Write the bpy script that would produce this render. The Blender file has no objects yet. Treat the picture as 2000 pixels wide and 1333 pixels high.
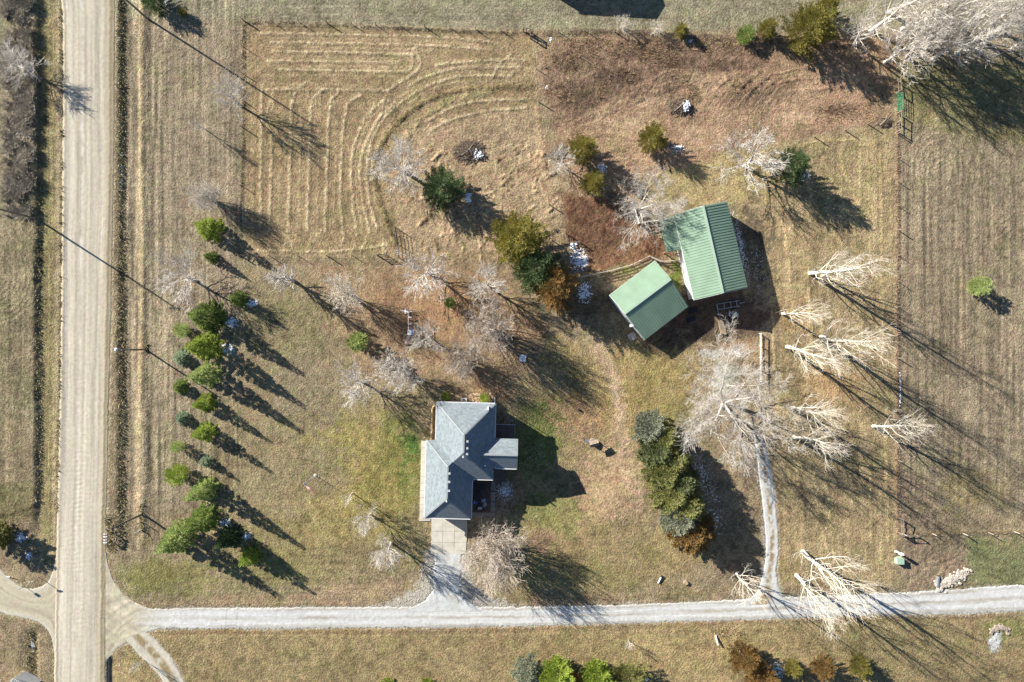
import bpy, bmesh, math, random
import numpy as np
from mathutils import Vector, Matrix

# ------------------------------------------------------------------ camera, sky, sun, exposure
SC = bpy.context.scene
COL = SC.collection
S = 0.085                      # metres per photograph pixel on the ground
CAMH = 1000 * S / 0.75         # height of the drone (24 mm lens, 36 mm sensor)
cam_d = bpy.data.cameras.new('camera'); cam_d.lens = 24; cam_d.sensor_width = 36
cam_d.clip_start = 0.5; cam_d.clip_end = 4000
cam = bpy.data.objects.new('camera', cam_d); COL.objects.link(cam)
cam.location = (0, 0, CAMH); cam.rotation_euler = (0, 0, 0)
SC.camera = cam

SUN_EL = math.radians(24.5)
SHX, SHY = 0.842, -0.540       # direction in which shadows fall on the ground
world = bpy.data.worlds.new('World'); SC.world = world; world.use_nodes = True
wn = world.node_tree.nodes; wl = world.node_tree.links
sky = wn.new('ShaderNodeTexSky'); sky.sky_type = 'NISHITA'; sky.sun_disc = False; sky.dust_density = 0.4; sky.ozone_density = 5.0
sky.sun_elevation = SUN_EL; sky.sun_rotation = math.atan2(-SHX, -SHY) % (2 * math.pi)
bg = wn['Background']; bg.inputs['Strength'].default_value = 0.052
wl.new(sky.outputs[0], bg.inputs[0])
sun_d = bpy.data.lights.new('sun', 'SUN'); sun_d.energy = 5.0; sun_d.angle = math.radians(0.5)
sun_d.color = (1.0, 0.945, 0.86)
sun = bpy.data.objects.new('sun', sun_d); COL.objects.link(sun)
ld = Vector((SHX * math.cos(SUN_EL), SHY * math.cos(SUN_EL), -math.sin(SUN_EL)))
sun.rotation_euler = ld.to_track_quat('-Z', 'Y').to_euler(); sun.location = (-60, 40, 80)
SC.view_settings.view_transform = 'Standard'; SC.view_settings.look = 'None'
SC.view_settings.exposure = 1.2; SC.view_settings.gamma = 1.0
SC.view_settings.use_curve_mapping = False

# ------------------------------------------------------------------ helpers
rng = np.random.default_rng(7); random.seed(7)
KALB = 0.66
def lin(c):
    c = np.asarray(c, float) / 255.0
    return np.where(c <= 0.04045, c / 12.92, ((c + 0.055) / 1.055) ** 2.4)
def A(r, g, b, k=KALB):        # colour as seen in full sun -> base colour
    v = lin((r, g, b)) * k
    return (float(v[0]), float(v[1]), float(v[2]), 1.0)
def P(px, py, h=0.0):          # the point at height h that the drone sees at photograph pixel (px, py)
    f = S * (1 - h / CAMH)
    return Vector(((px - 1000) * f, (666.5 - py) * f, h))
_lat = {}
def vnoise(x, y, seed=0):
    if seed not in _lat:
        _lat[seed] = np.random.default_rng(1000 + seed).random((256, 256))
    L = _lat[seed]
    xi = np.floor(x).astype(np.int64); yi = np.floor(y).astype(np.int64)
    fx = x - xi; fy = y - yi
    fx = fx * fx * (3 - 2 * fx); fy = fy * fy * (3 - 2 * fy)
    xi &= 255; yi &= 255; x1 = (xi + 1) & 255; y1 = (yi + 1) & 255
    return (L[xi, yi] * (1 - fx) + L[x1, yi] * fx) * (1 - fy) + (L[xi, y1] * (1 - fx) + L[x1, y1] * fx) * fy
def fbm(x, y, seed=0, octv=3):
    r = 0; a = 0.5; t = 0
    for i in range(octv):
        r = r + a * vnoise(x * 2 ** i + 13.7 * i, y * 2 ** i + 7.1 * i, seed + i); t += a; a *= 0.5
    return r / t - 0.5
def sstep(a, b, x):
    t = np.clip((x - a) / (b - a), 0, 1); return t * t * (3 - 2 * t)

def new_obj(name, mesh, mats=None, parent=None, loc=None, rot=None, scale=None):
    o = bpy.data.objects.new(name, mesh); COL.objects.link(o)
    if mats is not None:
        if not isinstance(mats, (list, tuple)): mats = [mats]
        if len(mesh.materials) == 0:
            for m in mats: mesh.materials.append(m)
        else:
            for i, m in enumerate(mats):
                if mesh.materials[i] is not m:
                    o.material_slots[i].link = 'OBJECT'; o.material_slots[i].material = m
    if parent is not None: o.parent = parent
    if loc is not None: o.location = loc
    if rot is not None: o.rotation_euler = rot
    if scale is not None: o.scale = scale
    return o
def empty(name, loc=(0, 0, 0), rz=0.0):
    o = bpy.data.objects.new(name, None); COL.objects.link(o)
    o.location = loc; o.rotation_euler = (0, 0, rz); o.empty_display_size = 0.3
    return o
def tag(o, label=None, cat=None, group=None, kind=None):
    if label: o['label'] = label
    if cat: o['category'] = cat
    if group: o['group'] = group
    if kind: o['kind'] = kind
    return o

class MB:
    """collects simple solids into one mesh"""
    def __init__(self): self.v = []; self.f = []; self.mi = []; self.m = 0
    def add(self, vs, fs):
        b = len(self.v); self.v += [tuple(v) for v in vs]
        self.f += [tuple(b + i for i in f) for f in fs]; self.mi += [self.m] * len(fs)
    def hexa(self, p):         # 8 corners: bottom 0-3 ccw, top 4-7 ccw
        self.add(p, [(3, 2, 1, 0), (4, 5, 6, 7), (0, 1, 5, 4), (1, 2, 6, 5), (2, 3, 7, 6), (3, 0, 4, 7)])
    def box(self, x0, x1, y0, y1, z0, z1):
        self.hexa([(x0, y0, z0), (x1, y0, z0), (x1, y1, z0), (x0, y1, z0), (x0, y0, z1), (x1, y0, z1), (x1, y1, z1), (x0, y1, z1)])
    def bar(self, a, b, w, h, up=(0, 0, 1)):   # rectangular bar from a to b
        a = Vector(a); b = Vector(b); d = (b - a).normalized(); up = Vector(up)
        s = d.cross(up)
        if s.length < 1e-4: s = d.cross(Vector((1, 0, 0)))
        s.normalize(); u = s.cross(d).normalized(); s = s * w / 2; u = u * h / 2
        self.hexa([a - s - u, a + s - u, b + s - u, b - s - u, a - s + u, a + s + u, b + s + u, b - s + u])
    def tube(self, pts, rad, n=6, caps=True):
        pts = [Vector(p) for p in pts]
        if not isinstance(rad, (list, tuple)): rad = [rad] * len(pts)
        base = len(self.v); prev = None
        for i, p in enumerate(pts):
            d = (pts[min(i + 1, len(pts) - 1)] - pts[max(i - 1, 0)]).normalized()
            r = Vector((1, 0, 0)) if abs(d.x) < 0.9 else Vector((0, 1, 0))
            if prev is not None: r = prev
            s = (r - d * r.dot(d)).normalized(); prev = s; t = d.cross(s)
            for k in range(n):
                a = 2 * math.pi * k / n
                self.v.append(tuple(p + (s * math.cos(a) + t * math.sin(a)) * rad[i]))
        for i in range(len(pts) - 1):
            for k in range(n):
                a = base + i * n + k; b = base + i * n + (k + 1) % n
                self.f.append((a, b, b + n, a + n)); self.mi.append(self.m)
        if caps:
            self.f.append(tuple(base + k for k in reversed(range(n)))); self.mi.append(self.m)
            e = base + (len(pts) - 1) * n
            self.f.append(tuple(e + k for k in range(n))); self.mi.append(self.m)
    def lathe(self, prof, n=12, c=(0, 0, 0)):
        base = len(self.v)
        for r, z in prof:
            for k in range(n):
                a = 2 * math.pi * k / n
                self.v.append((c[0] + r * math.cos(a), c[1] + r * math.sin(a), c[2] + z))
        for i in range(len(prof) - 1):
            for k in range(n):
                a = base + i * n + k; b = base + i * n + (k + 1) % n
                self.f.append((a, b, b + n, a + n)); self.mi.append(self.m)
        self.f.append(tuple(base + k for k in reversed(range(n)))); self.mi.append(self.m)
        e = base + (len(prof) - 1) * n
        self.f.append(tuple(e + k for k in range(n))); self.mi.append(self.m)
    def mesh(self, name):
        me = bpy.data.meshes.new(name); me.from_pydata(self.v, [], self.f); me.update()
        if any(self.mi):
            me.polygons.foreach_set('material_index', self.mi)
        return me
    def build(self, name, mats, parent=None, smooth=False, **k):
        me = self.mesh(name)
        if smooth: me.polygons.foreach_set('use_smooth', [True] * len(me.polygons))
        return new_obj(name, me, mats, parent, **k)

MATS = {}
def mat(name, col, rough=0.85, var=0.12, scale=2.0, bump=0.0, bscale=20.0, col2=None, metallic=0.0, spec=0.3, objrand=0.0, transl=0.0, coord='Object'):
    """procedural surface: base colour broken up by noise, optional second colour and relief"""
    m = bpy.data.materials.new(name); m.use_nodes = True
    nt = m.node_tree; N = nt.nodes; Lk = nt.links; b = N['Principled BSDF']
    b.inputs['Roughness'].default_value = rough; b.inputs['Metallic'].default_value = metallic
    b.inputs['Specular IOR Level'].default_value = spec
    tc = N.new('ShaderNodeTexCoord')
    no = N.new('ShaderNodeTexNoise'); no.inputs['Scale'].default_value = scale; no.inputs['Detail'].default_value = 5
    Lk.new(tc.outputs[coord], no.inputs['Vector'])
    rp = N.new('ShaderNodeValToRGB'); rp.color_ramp.elements[0].position = 0.32; rp.color_ramp.elements[1].position = 0.68
    c = np.array(col[:3]); c2 = np.array(col2[:3]) if col2 is not None else c * (1 + var)
    c1 = c if col2 is not None else c * (1 - var)
    rp.color_ramp.elements[0].color = (*c1, 1); rp.color_ramp.elements[1].color = (*np.clip(c2, 0, 1), 1)
    Lk.new(no.outputs['Fac'], rp.inputs[0]); out = rp.outputs[0]
    if objrand > 0:
        oi = N.new('ShaderNodeObjectInfo'); mr = N.new('ShaderNodeMapRange')
        mr.inputs['To Min'].default_value = 1 - objrand; mr.inputs['To Max'].default_value = 1 + objrand
        Lk.new(oi.outputs['Random'], mr.inputs['Value'])
        mx = N.new('ShaderNodeVectorMath'); mx.operation = 'SCALE'
        Lk.new(out, mx.inputs[0]); Lk.new(mr.outputs[0], mx.inputs['Scale']); out = mx.outputs[0]
    Lk.new(out, b.inputs['Base Color'])
    if bump > 0:
        n2 = N.new('ShaderNodeTexNoise'); n2.inputs['Scale'].default_value = bscale; n2.inputs['Detail'].default_value = 4
        Lk.new(tc.outputs[coord], n2.inputs['Vector'])
        bp = N.new('ShaderNodeBump'); bp.inputs['Strength'].default_value = 1.0; bp.inputs['Distance'].default_value = bump
        Lk.new(n2.outputs['Fac'], bp.inputs['Height']); Lk.new(bp.outputs[0], b.inputs['Normal'])
    if transl > 0:
        tr = N.new('ShaderNodeBsdfTranslucent'); Lk.new(out, tr.inputs['Color'])
        ms = N.new('ShaderNodeMixShader'); ms.inputs[0].default_value = transl
        Lk.new(b.outputs[0], ms.inputs[1]); Lk.new(tr.outputs[0], ms.inputs[2])
        Lk.new(ms.outputs[0], N['Material Output'].inputs[0])
    MATS[name] = m
    return m
def earth_mat(name, fine=0.35, bump=0.08, s1=2.2, s2=9.0, rough=0.95, stretch=None):
    """colour from the mesh attribute 'col' (what grows or lies there), grain and relief from noise"""
    m = bpy.data.materials.new(name); m.use_nodes = True
    nt = m.node_tree; N = nt.nodes; Lk = nt.links; b = N['Principled BSDF']
    b.inputs['Roughness'].default_value = rough; b.inputs['Specular IOR Level'].default_value = 0.1
    at = N.new('ShaderNodeAttribute'); at.attribute_name = 'col'
    tc = N.new('ShaderNodeTexCoord')
    def noise(sc, det=4):
        n = N.new('ShaderNodeTexNoise'); n.inputs['Scale'].default_value = sc; n.inputs['Detail'].default_value = det
        Lk.new(tc.outputs['Object'], n.inputs['Vector']); return n
    n1 = noise(s1, 6); n2 = noise(s2, 3); n3 = noise(s1 * 0.35, 3)
    ad = N.new('ShaderNodeMath'); ad.operation = 'ADD'; Lk.new(n1.outputs['Fac'], ad.inputs[0]); Lk.new(n2.outputs['Fac'], ad.inputs[1])
    mr = N.new('ShaderNodeMapRange'); mr.inputs['From Min'].default_value = 0.7; mr.inputs['From Max'].default_value = 1.3
    mr.inputs['To Min'].default_value = 1 - fine; mr.inputs['To Max'].default_value = 1 + fine
    Lk.new(ad.outputs[0], mr.inputs['Value'])
    sc = N.new('ShaderNodeVectorMath'); sc.operation = 'SCALE'
    # slight hue drift: straw <-> green
    hs = N.new('ShaderNodeHueSaturation'); Lk.new(at.outputs['Color'], hs.inputs['Color'])
    mh = N.new('ShaderNodeMapRange'); mh.inputs['From Min'].default_value = 0.3; mh.inputs['From Max'].default_value = 0.7
    mh.inputs['To Min'].default_value = 0.485; mh.inputs['To Max'].default_value = 0.52
    Lk.new(n3.outputs['Fac'], mh.inputs['Value']); Lk.new(mh.outputs[0], hs.inputs['Hue'])
    Lk.new(hs.outputs[0], sc.inputs[0]); Lk.new(mr.outputs[0], sc.inputs['Scale'])
    Lk.new(sc.outputs[0], b.inputs['Base Color'])
    bp = N.new('ShaderNodeBump'); bp.inputs['Distance'].default_value = bump
    Lk.new(ad.outputs[0], bp.inputs['Height']); Lk.new(bp.outputs[0], b.inputs['Normal'])
    MATS[name] = m
    return m

# ------------------------------------------------------------------ terrain height
def terrain(u, v):
    """ground height in metres at photograph-pixel ground position (u, v)"""
    u = np.asarray(u, float); v = np.asarray(v, float)
    z = np.zeros(np.broadcast(u, v).shape)
    # road profile: bank west of the road, ditch and terrace east of it
    wob = 5 * (vnoise(v / 45.0, v * 0 + 3.3, 41) - 0.5) + 4 * (vnoise(v / 9.0, u / 30, 43) - 0.5)
    uu = u + wob
    fw = 1 - sstep(985, 1060, v)
    z = z + fw * (0.5 * (1 - sstep(68, 84, uu)))
    z = z + fw * 0.7 * np.exp(-((v - 1000) / 400.0) ** 2) * 0
    fe = 1 - sstep(1045, 1085, v)
    prof = np.interp(uu, [0, 226, 231, 243, 262, 280, 290, 335, 2200], [0, 0, -0.05, -0.38, -0.3, -0.02, -0.2, 0, 0])
    z = z + fe * prof
    fs = sstep(1275, 1300, v)
    z = z + fs * np.interp(u, [0, 206, 214, 222, 250], [0, 0, -0.5, -0.4, 0])
    fl = sstep(1225, 1245, v)
    z = z + fl * np.interp(u, [0, 35, 50, 68, 76, 90], [0, 0, -0.25, -0.55, -0.1, 0])
    # the yard falls away behind the house (walk-out side)
    d = np.sqrt(((u - 1085) / 150.0) ** 2 + ((v - 895) / 125.0) ** 2)
    z = z - 1.7 * (1 - sstep(0.35, 1.25, d))
    # brushy bank in the corral, soil heap
    z = z + 0.5 * np.exp(-(((u - 1240) / 170) ** 2 + ((v - 140) / 40) ** 2)) + 0.7 * np.exp(-(((u - 1440) / 60) ** 2 + ((v - 175) / 35) ** 2))
    # edge of the sheet lies level
    e = np.minimum(np.minimum(u + 32, 2032 - u), np.minimum(v + 34, 1367 - v))
    return z * sstep(0, 18, e)
def gz(px, py):
    return float(terrain(np.array([px], float), np.array([py], float))[0])
def G(px, py, dz=0.0):         # ground point for a photograph-pixel ground position
    p = P(px, py); p.z = gz(px, py) + dz; return p
# ------------------------------------------------------------------ ground sheet
STEP = 0.215
gx = np.arange(-87.5, 87.51, STEP); gy = np.arange(-59.0, 59.01, STEP)
NX, NY = len(gx), len(gy)
X, Y = np.meshgrid(gx, gy, indexing='ij')
U = 1000 + X / S; V = 666.5 - Y / S
WU = U + 10 * fbm(U / 40, V / 40, 3); WV = V + 10 * fbm(U / 40 + 50, V / 40, 5)   # wobbled coordinates for ragged borders
COLR = np.zeros((NX, NY, 3)); RZ = terrain(U, V)
def lc(c): return np.array(A(*c)[:3])
def window(u0, u1, v0, v1):
    i0 = max(0, np.searchsorted(gx, (u0 - 1000) * S)); i1 = min(NX, np.searchsorted(gx, (u1 - 1000) * S) + 1)
    j0 = max(0, np.searchsorted(gy, (666.5 - v1) * S)); j1 = min(NY, np.searchsorted(gy, (666.5 - v0) * S) + 1)
    return slice(i0, max(i1, i0)), slice(j0, max(j1, j0))
def poly_sd(pu, pv, poly):
    d = np.full(pu.shape, 1e9); ins = np.zeros(pu.shape, bool); n = len(poly)
    for i in range(n):
        x0, y0 = poly[i]; x1, y1 = poly[(i + 1) % n]
        dx, dy = x1 - x0, y1 - y0
        t = np.clip(((pu - x0) * dx + (pv - y0) * dy) / (dx * dx + dy * dy + 1e-9), 0, 1)
        d = np.minimum(d, np.hypot(pu - x0 - t * dx, pv - y0 - t * dy))
        c = ((y0 > pv) != (y1 > pv)) & (pu < (x1 - x0) * (pv - y0) / (y1 - y0 + 1e-12) + x0)
        ins ^= c
    return np.where(ins, -d, d)
def paint(w, m, col, mul=None):
    m = m[..., None]; c = lc(col)
    COLR[w] = COLR[w] * (1 - m) + c * m
def ragged(m, w, brk, seed, bs):
    if brk <= 0: return m
    n = fbm(U[w] / bs, V[w] / bs, seed, 4) * 0.9 + fbm(U[w] / (bs * 0.28), V[w] / (bs * 0.28), seed + 3, 2) * 0.7
    q = sstep(0.22, 0.78, m * 0.95 + n * 1.5 * (0.35 + brk))
    return np.where(m > 0.003, q * sstep(0.0, 0.25, m), 0)
def area(poly, col, soft=8, k=1.0, brk=0.0, seed=11, bs=14, wob=True):
    p = np.array(poly, float); q = soft + 14
    w = window(p[:, 0].min() - q, p[:, 0].max() + q, p[:, 1].min() - q, p[:, 1].max() + q)
    pu, pv = (WU[w], WV[w]) if wob else (U[w], V[w])
    m = 1 - sstep(-soft, soft, poly_sd(pu, pv, poly))
    m = ragged(m, w, brk, seed, bs)
    paint(w, m * k, col)
def blob(cu, cv, ru, rv, col, k=1.0, brk=0.5, seed=21, bs=14, ang=0):
    R = max(ru, rv) * 1.4
    w = window(cu - R, cu + R, cv - R, cv + R)
    du, dv = WU[w] - cu, WV[w] - cv; c, s = math.cos(ang), math.sin(ang)
    d = np.hypot((du * c + dv * s) / ru, (-du * s + dv * c) / rv)
    m = 1 - sstep(0.1, 1.35, d)
    m = ragged(m, w, max(brk, 0.5), seed + int(cu) % 50, bs); k = min(1.0, k * 1.25)
    paint(w, m * k, col)
def spline(pts, n=8):
    p = [np.array(q, float) for q in pts]; p = [2 * p[0] - p[1]] + p + [2 * p[-1] - p[-2]]; out = []
    for i in range(1, len(p) - 2):
        for t in np.linspace(0, 1, n, endpoint=False):
            a, b, c, d = p[i - 1], p[i], p[i + 1], p[i + 2]
            out.append(0.5 * (2 * b + (c - a) * t + (2 * a - 5 * b + 4 * c - d) * t * t + (3 * b - a - 3 * c + d) * t ** 3))
    out.append(p[-2]); return out
def line(pts, wid, col, k=1.0, rise=0.0, brk=0.3, seed=31, bs=9, jit=1.5, sm=True):
    p = spline(pts, 6) if sm and len(pts) > 2 else [np.array(q, float) for q in pts]
    a = np.array(p); q = wid * 2 + 6
    for i in range(len(p) - 1):
        (x0, y0), (x1, y1) = p[i], p[i + 1]
        w = window(min(x0, x1) - q, max(x0, x1) + q, min(y0, y1) - q, max(y0, y1) + q)
        if U[w].size == 0: continue
        pu = U[w] + jit * 2 * fbm(U[w] / 18, V[w] / 18, 77, 3); pv = V[w] + jit * 2 * fbm(U[w] / 18 + 9, V[w] / 18, 78, 3)
        dx, dy = x1 - x0, y1 - y0
        t = ((pu - x0) * dx + (pv - y0) * dy) / (dx * dx + dy * dy + 1e-9)
        own = (t >= 0) & (t < 1) if i < len(p) - 2 else (t >= 0) & (t <= 1)
        d = np.hypot(pu - x0 - t * dx, pv - y0 - t * dy)
        m = np.where(own, 1 - sstep(wid * 0.3, wid * 0.75, d), 0)
        if brk > 0: m = m * np.clip(0.5 + fbm(U[w] / bs, V[w] / bs, seed, 3) * 4 * brk + (1 - brk) * 0.5, 0, 1)
        if col is not None: paint(w, m * k, col)
        if rise: RZ[w] += m * rise

STRAW = (206, 184, 138); TAN = (168, 148, 110)
# base of the whole sheet, a dry winter lawn
COLR[:] = lc((168, 146, 114))
full = (slice(None), slice(None))
n_big = fbm(U / 130, V / 130, 1, 4); n_mid = fbm(U / 30, V / 30, 6, 4)
paint(full, np.clip(0.5 + n_big * 2.2, 0, 1) * 0.6, (152, 140, 106))
paint(full, np.clip(n_mid * 3, 0, 1) * 0.45, (188, 160, 124))
paint(full, sstep(0.05, 0.3, fbm(U / 75, V / 75, 8, 4)) * 0.5, (164, 138, 116))
paint(full, sstep(0.08, 0.3, fbm(U / 55 + 30, V / 55, 9, 4)) * 0.45, (138, 128, 92))
# ---- large pieces
area([(-40, -40), (2050, -40), (2050, 60), (1040, 62), (470, 45), (225, 40), (-40, 30)], (163, 154, 124), 8, 0.9)
area([(245, 40), (475, 40), (475, 1000), (245, 1000)], (164, 147, 120), 14, 0.85)
area([(478, 48), (1040, 66), (1050, 200), (1095, 470), (950, 510), (780, 500), (478, 498)], (172, 146, 106), 8, 0.85)
area([(800, 240), (1045, 200), (1095, 400), (1095, 490), (800, 500), (765, 400), (760, 300)], (190, 162, 126), 16, 0.9, 0.35)
area([(1045, 72), (1745, 75), (1748, 235), (1500, 295), (1400, 300), (1215, 400), (1150, 380), (1085, 300), (1060, 200)], (170, 138, 108), 26, 0.97, 0.35, 12, 16)
area([(1080, 80), (1500, 90), (1480, 170), (1300, 200), (1180, 210), (1090, 250), (1060, 160)], (138, 112, 90), 16, 0.7, 0.7, 13, 9)
area([(1170, 215), (1400, 150), (1720, 130), (1735, 230), (1500, 280), (1400, 290), (1220, 360)], (186, 152, 120), 16, 0.75, 0.4, 15, 18)
area([(1100, 375), (1170, 380), (1225, 405), (1250, 440), (1300, 470), (1315, 500), (1265, 505), (1180, 528), (1140, 530), (1105, 470)], (152, 112, 82), 6, 1.0)
area([(1105, 390), (1215, 405), (1240, 450), (1165, 510), (1110, 470)], (116, 86, 66), 8, 0.75, 0.7, 17, 8)
area([(1385, 300), (1560, 268), (1745, 245), (1752, 1150), (1510, 1150), (1490, 850), (1520, 640), (1440, 400)], (184, 160, 116), 12, 0.85, 0.2)
area([(1230, 350), (1390, 300), (1480, 300), (1530, 400), (1440, 395), (1320, 410), (1260, 400)], (188, 166, 112), 12, 0.7)
area([(1757, 60), (2050, 60), (2050, 1000), (1757, 1000)], (162, 144, 116), 4, 0.9, wob=False)
area([(1757, 120), (2050, 120), (2050, 300), (1850, 260), (1757, 240)], (150, 140, 88), 20, 0.7, 0.4)
area([(-40, 430), (72, 430), (70, 960), (-40, 960)], (150, 136, 104), 3, 0.9, wob=False)
area([(-40, 820), (70, 820), (70, 940), (-40, 940)], (166, 146, 112), 12, 0.7, 0.4)
area([(-40, 940), (70, 945), (70, 1010), (-40, 1020)], (128, 122, 78), 10, 0.7)
area([(-40, -40), (14, -40), (26, 430), (-40, 430)], (158, 148, 116), 3, 0.9)
area([(84, -40), (108, -40), (104, 1100), (78, 1100)], (164, 150, 96), 4, 0.7)
area([(220, 1236), (2050, 1200), (2050, 1380), (220, 1380)], (172, 150, 100), 10, 0.75, 0.25, 19, 24)
area([(1240, 1240), (1440, 1240), (1420, 1333), (1240, 1333)], (196, 168, 112), 30, 0.5, 0.4)
area([(1090, 240), (1240, 210), (1420, 250), (1400, 310), (1300, 330), (1230, 400), (1120, 380)], (188, 154, 120), 16, 0.85, 0.3, 28, 20)
for (a_, b_, c_, d_) in ((1200, 150, 60, 22), (1320, 130, 70, 24), (1130, 190, 40, 30), (1250, 110, 80, 18), (1420, 130, 50, 18), (1640, 215, 60, 14), (1120, 120, 50, 24)): blob(a_, b_, c_, d_, (112, 90, 74), 0.7, 0.8, 29, 8)
for (a_, b_, c_, d_) in ((1230, 250, 60, 24), (1340, 265, 50, 20), (1560, 230, 70, 16), (1500, 200, 40, 16), (1660, 160, 60, 20), (1250, 200, 60, 14)): blob(a_, b_, c_, d_, (206, 172, 136), 0.6, 0.7, 30, 12)
for k in range(16):
    o = k * 7 + random.uniform(-2, 2)
    line([(1215 - o, 215 + o * .3), (1300, 178 - o * .35), (1400, 165 - o * .2), (1500, 185 - o * .4), (1600, 180 - o * .5), (1725, 150 + o * .5)][: 6 if k % 3 else 4], 3.2, (150, 120, 94) if k % 2 else (200, 166, 132), 0.65, 0.07, 0.6, 400 + k, 12, 3)
    line([(1120 + o * .7, 250 + o), (1200 + o * .5, 240 + o * 1.3), (1280 + o * .2, 300 + o * .3)], 3, (150, 118, 92) if k % 2 else (204, 170, 136), 0.6, 0.07, 0.6, 430 + k, 12, 3)
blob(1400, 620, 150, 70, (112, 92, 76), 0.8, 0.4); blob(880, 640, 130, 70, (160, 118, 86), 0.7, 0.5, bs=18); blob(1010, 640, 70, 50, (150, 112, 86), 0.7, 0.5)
blob(960, 760, 60, 40, (164, 126, 90), 0.6); blob(1150, 850, 60, 60, (176, 140, 110), 0.6)
# ---- yard patches
area([(480, 720), (830, 740), (850, 1100), (700, 1150), (420, 1170), (420, 800)], (164, 146, 106), 50, 0.7, 0.3, 24, 30)
area([(1000, 760), (1260, 640), (1380, 700), (1260, 900), (1330, 1150), (1000, 1170)], (170, 150, 100), 50, 0.6, 0.35, 26, 30)
area([(620, 515), (960, 515), (1060, 600), (1030, 720), (960, 770), (720, 730), (640, 640)], (172, 140, 106), 40, 0.7, 0.3, 23, 22)
blob(850, 590, 150, 80, (178, 138, 100), 0.6)
blob(560, 640, 120, 90, (152, 138, 98), 0.6); blob(600, 760, 120, 90, (158, 142, 112), 0.6)
blob(700, 930, 130, 150, (162, 152, 86), 0.7, 0.4, bs=26); blob(330, 1130, 120, 50, (150, 144, 84), 0.7, 0.4); blob(560, 1110, 150, 50, (160, 150, 92), 0.6)
blob(770, 930, 60, 130, (138, 142, 72), 0.7, 0.5, bs=20); blob(1120, 1090, 110, 50, (148, 142, 84), 0.6, 0.5, bs=20); blob(1060, 1000, 60, 40, (136, 138, 76), 0.6)
blob(790, 905, 45, 110, (124, 134, 62), 0.9, 0.3); blob(805, 880, 25, 45, (96, 128, 52), 0.8, 0.4)
blob(720, 920, 110, 120, (168, 150, 84), 0.6, 0.4); blob(700, 850, 60, 60, (172, 152, 90), 0.5)
blob(640, 930, 70, 70, (158, 140, 110), 0.6); blob(520, 900, 110, 90, (158, 142, 104), 0.5)
blob(690, 1010, 160, 90, (172, 152, 92), 0.5); blob(560, 1060, 160, 80, (166, 150, 94), 0.5)
blob(720, 1090, 160, 40, (150, 132, 94), 0.6)
blob(740, 1150, 110, 18, (184, 154, 120), 0.6); blob(520, 1170, 140, 14, (174, 146, 112), 0.6)
blob(300, 1120, 60, 40, (150, 140, 80), 0.6)
blob(1060, 820, 70, 50, (132, 140, 72), 0.7); blob(1040, 880, 70, 60, (128, 136, 66), 0.7)
blob(1150, 800, 100, 60, (184, 144, 104), 0.6); blob(1180, 930, 90, 120, (178, 146, 116), 0.6)
blob(1120, 1060, 120, 80, (170, 142, 100), 0.5); blob(1090, 1010, 60, 50, (140, 138, 78), 0.6)
blob(1060, 1060, 30, 30, (166, 130, 104), 0.6); blob(1160, 1130, 110, 40, (160, 146, 88), 0.5)
blob(1300, 1080, 90, 60, (180, 158, 104), 0.5); blob(1250, 760, 130, 90, (172, 150, 88), 0.7)
blob(1290, 700, 90, 60, (170, 148, 90), 0.5); blob(1330, 800, 50, 50, (156, 142, 84), 0.6)
blob(1100, 700, 60, 60, (168, 148, 86), 0.5); blob(1200, 710, 80, 60, (188, 160, 108), 0.6)
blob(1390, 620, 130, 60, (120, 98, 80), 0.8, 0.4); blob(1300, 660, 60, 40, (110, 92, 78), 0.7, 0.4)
blob(1150, 590, 70, 50, (140, 118, 90), 0.7, 0.3)
blob(1320, 545, 16, 40, (132, 140, 56), 0.9, 0.3); blob(1260, 525, 60, 10, (140, 140, 70), 0.7)
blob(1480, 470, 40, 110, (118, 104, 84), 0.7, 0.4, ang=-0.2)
blob(1450, 690, 60, 40, (184, 152, 114), 0.8, 0.3); blob(1490, 720, 16, 90, (164, 138, 102), 0.5)
blob(1390, 690, 28, 14, (214, 208, 194), 0.8, 0.5); blob(1415, 740, 36, 44, (210, 206, 196), 0.75, 0.5, ang=0.5)
blob(1440, 690, 30, 18, (214, 204, 190), 0.4, 0.6)
line([(1150, 655), (1180, 700), (1205, 760), (1215, 820), (1225, 900), (1250, 1000)], 26, (204, 172, 140), 0.75, 0, 0.5, bs=12)
line([(1474, 860), (1455, 800), (1430, 740), (1405, 700)], 14, (212, 206, 194), 0.55, 0, 0.6, bs=8)
line([(1180, 690), (1198, 740), (1205, 800)], 7, (214, 186, 150), 0.5)
area([(1760, 900), (1880, 1040), (1890, 1100), (1830, 1150), (1762, 1150)], (160, 138, 112), 8, 0.95, 0.25, 27, 8)
area([(1886, 1050), (2050, 1050), (2050, 1150), (1900, 1150)], (136, 142, 90), 24, 0.75, 0.6)
blob(1960, 1230, 50, 25, (140, 144, 80), 0.6); blob(1972, 1245, 26, 20, (214, 208, 190), 0.0)
blob(1945, 1255, 15, 22, (222, 222, 214), 0.9, 0.3)
blob(1850, 1050, 60, 40, (146, 130, 100), 0.6); blob(1900, 960, 90, 60, (160, 142, 96), 0.6)
blob(1560, 620, 60, 50, (178, 146, 98), 0.6); blob(1620, 760, 90, 60, (186, 150, 100), 0.5)
blob(870, 1140, 26, 30, (200, 200, 192), 0.7, 0.5)
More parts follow.
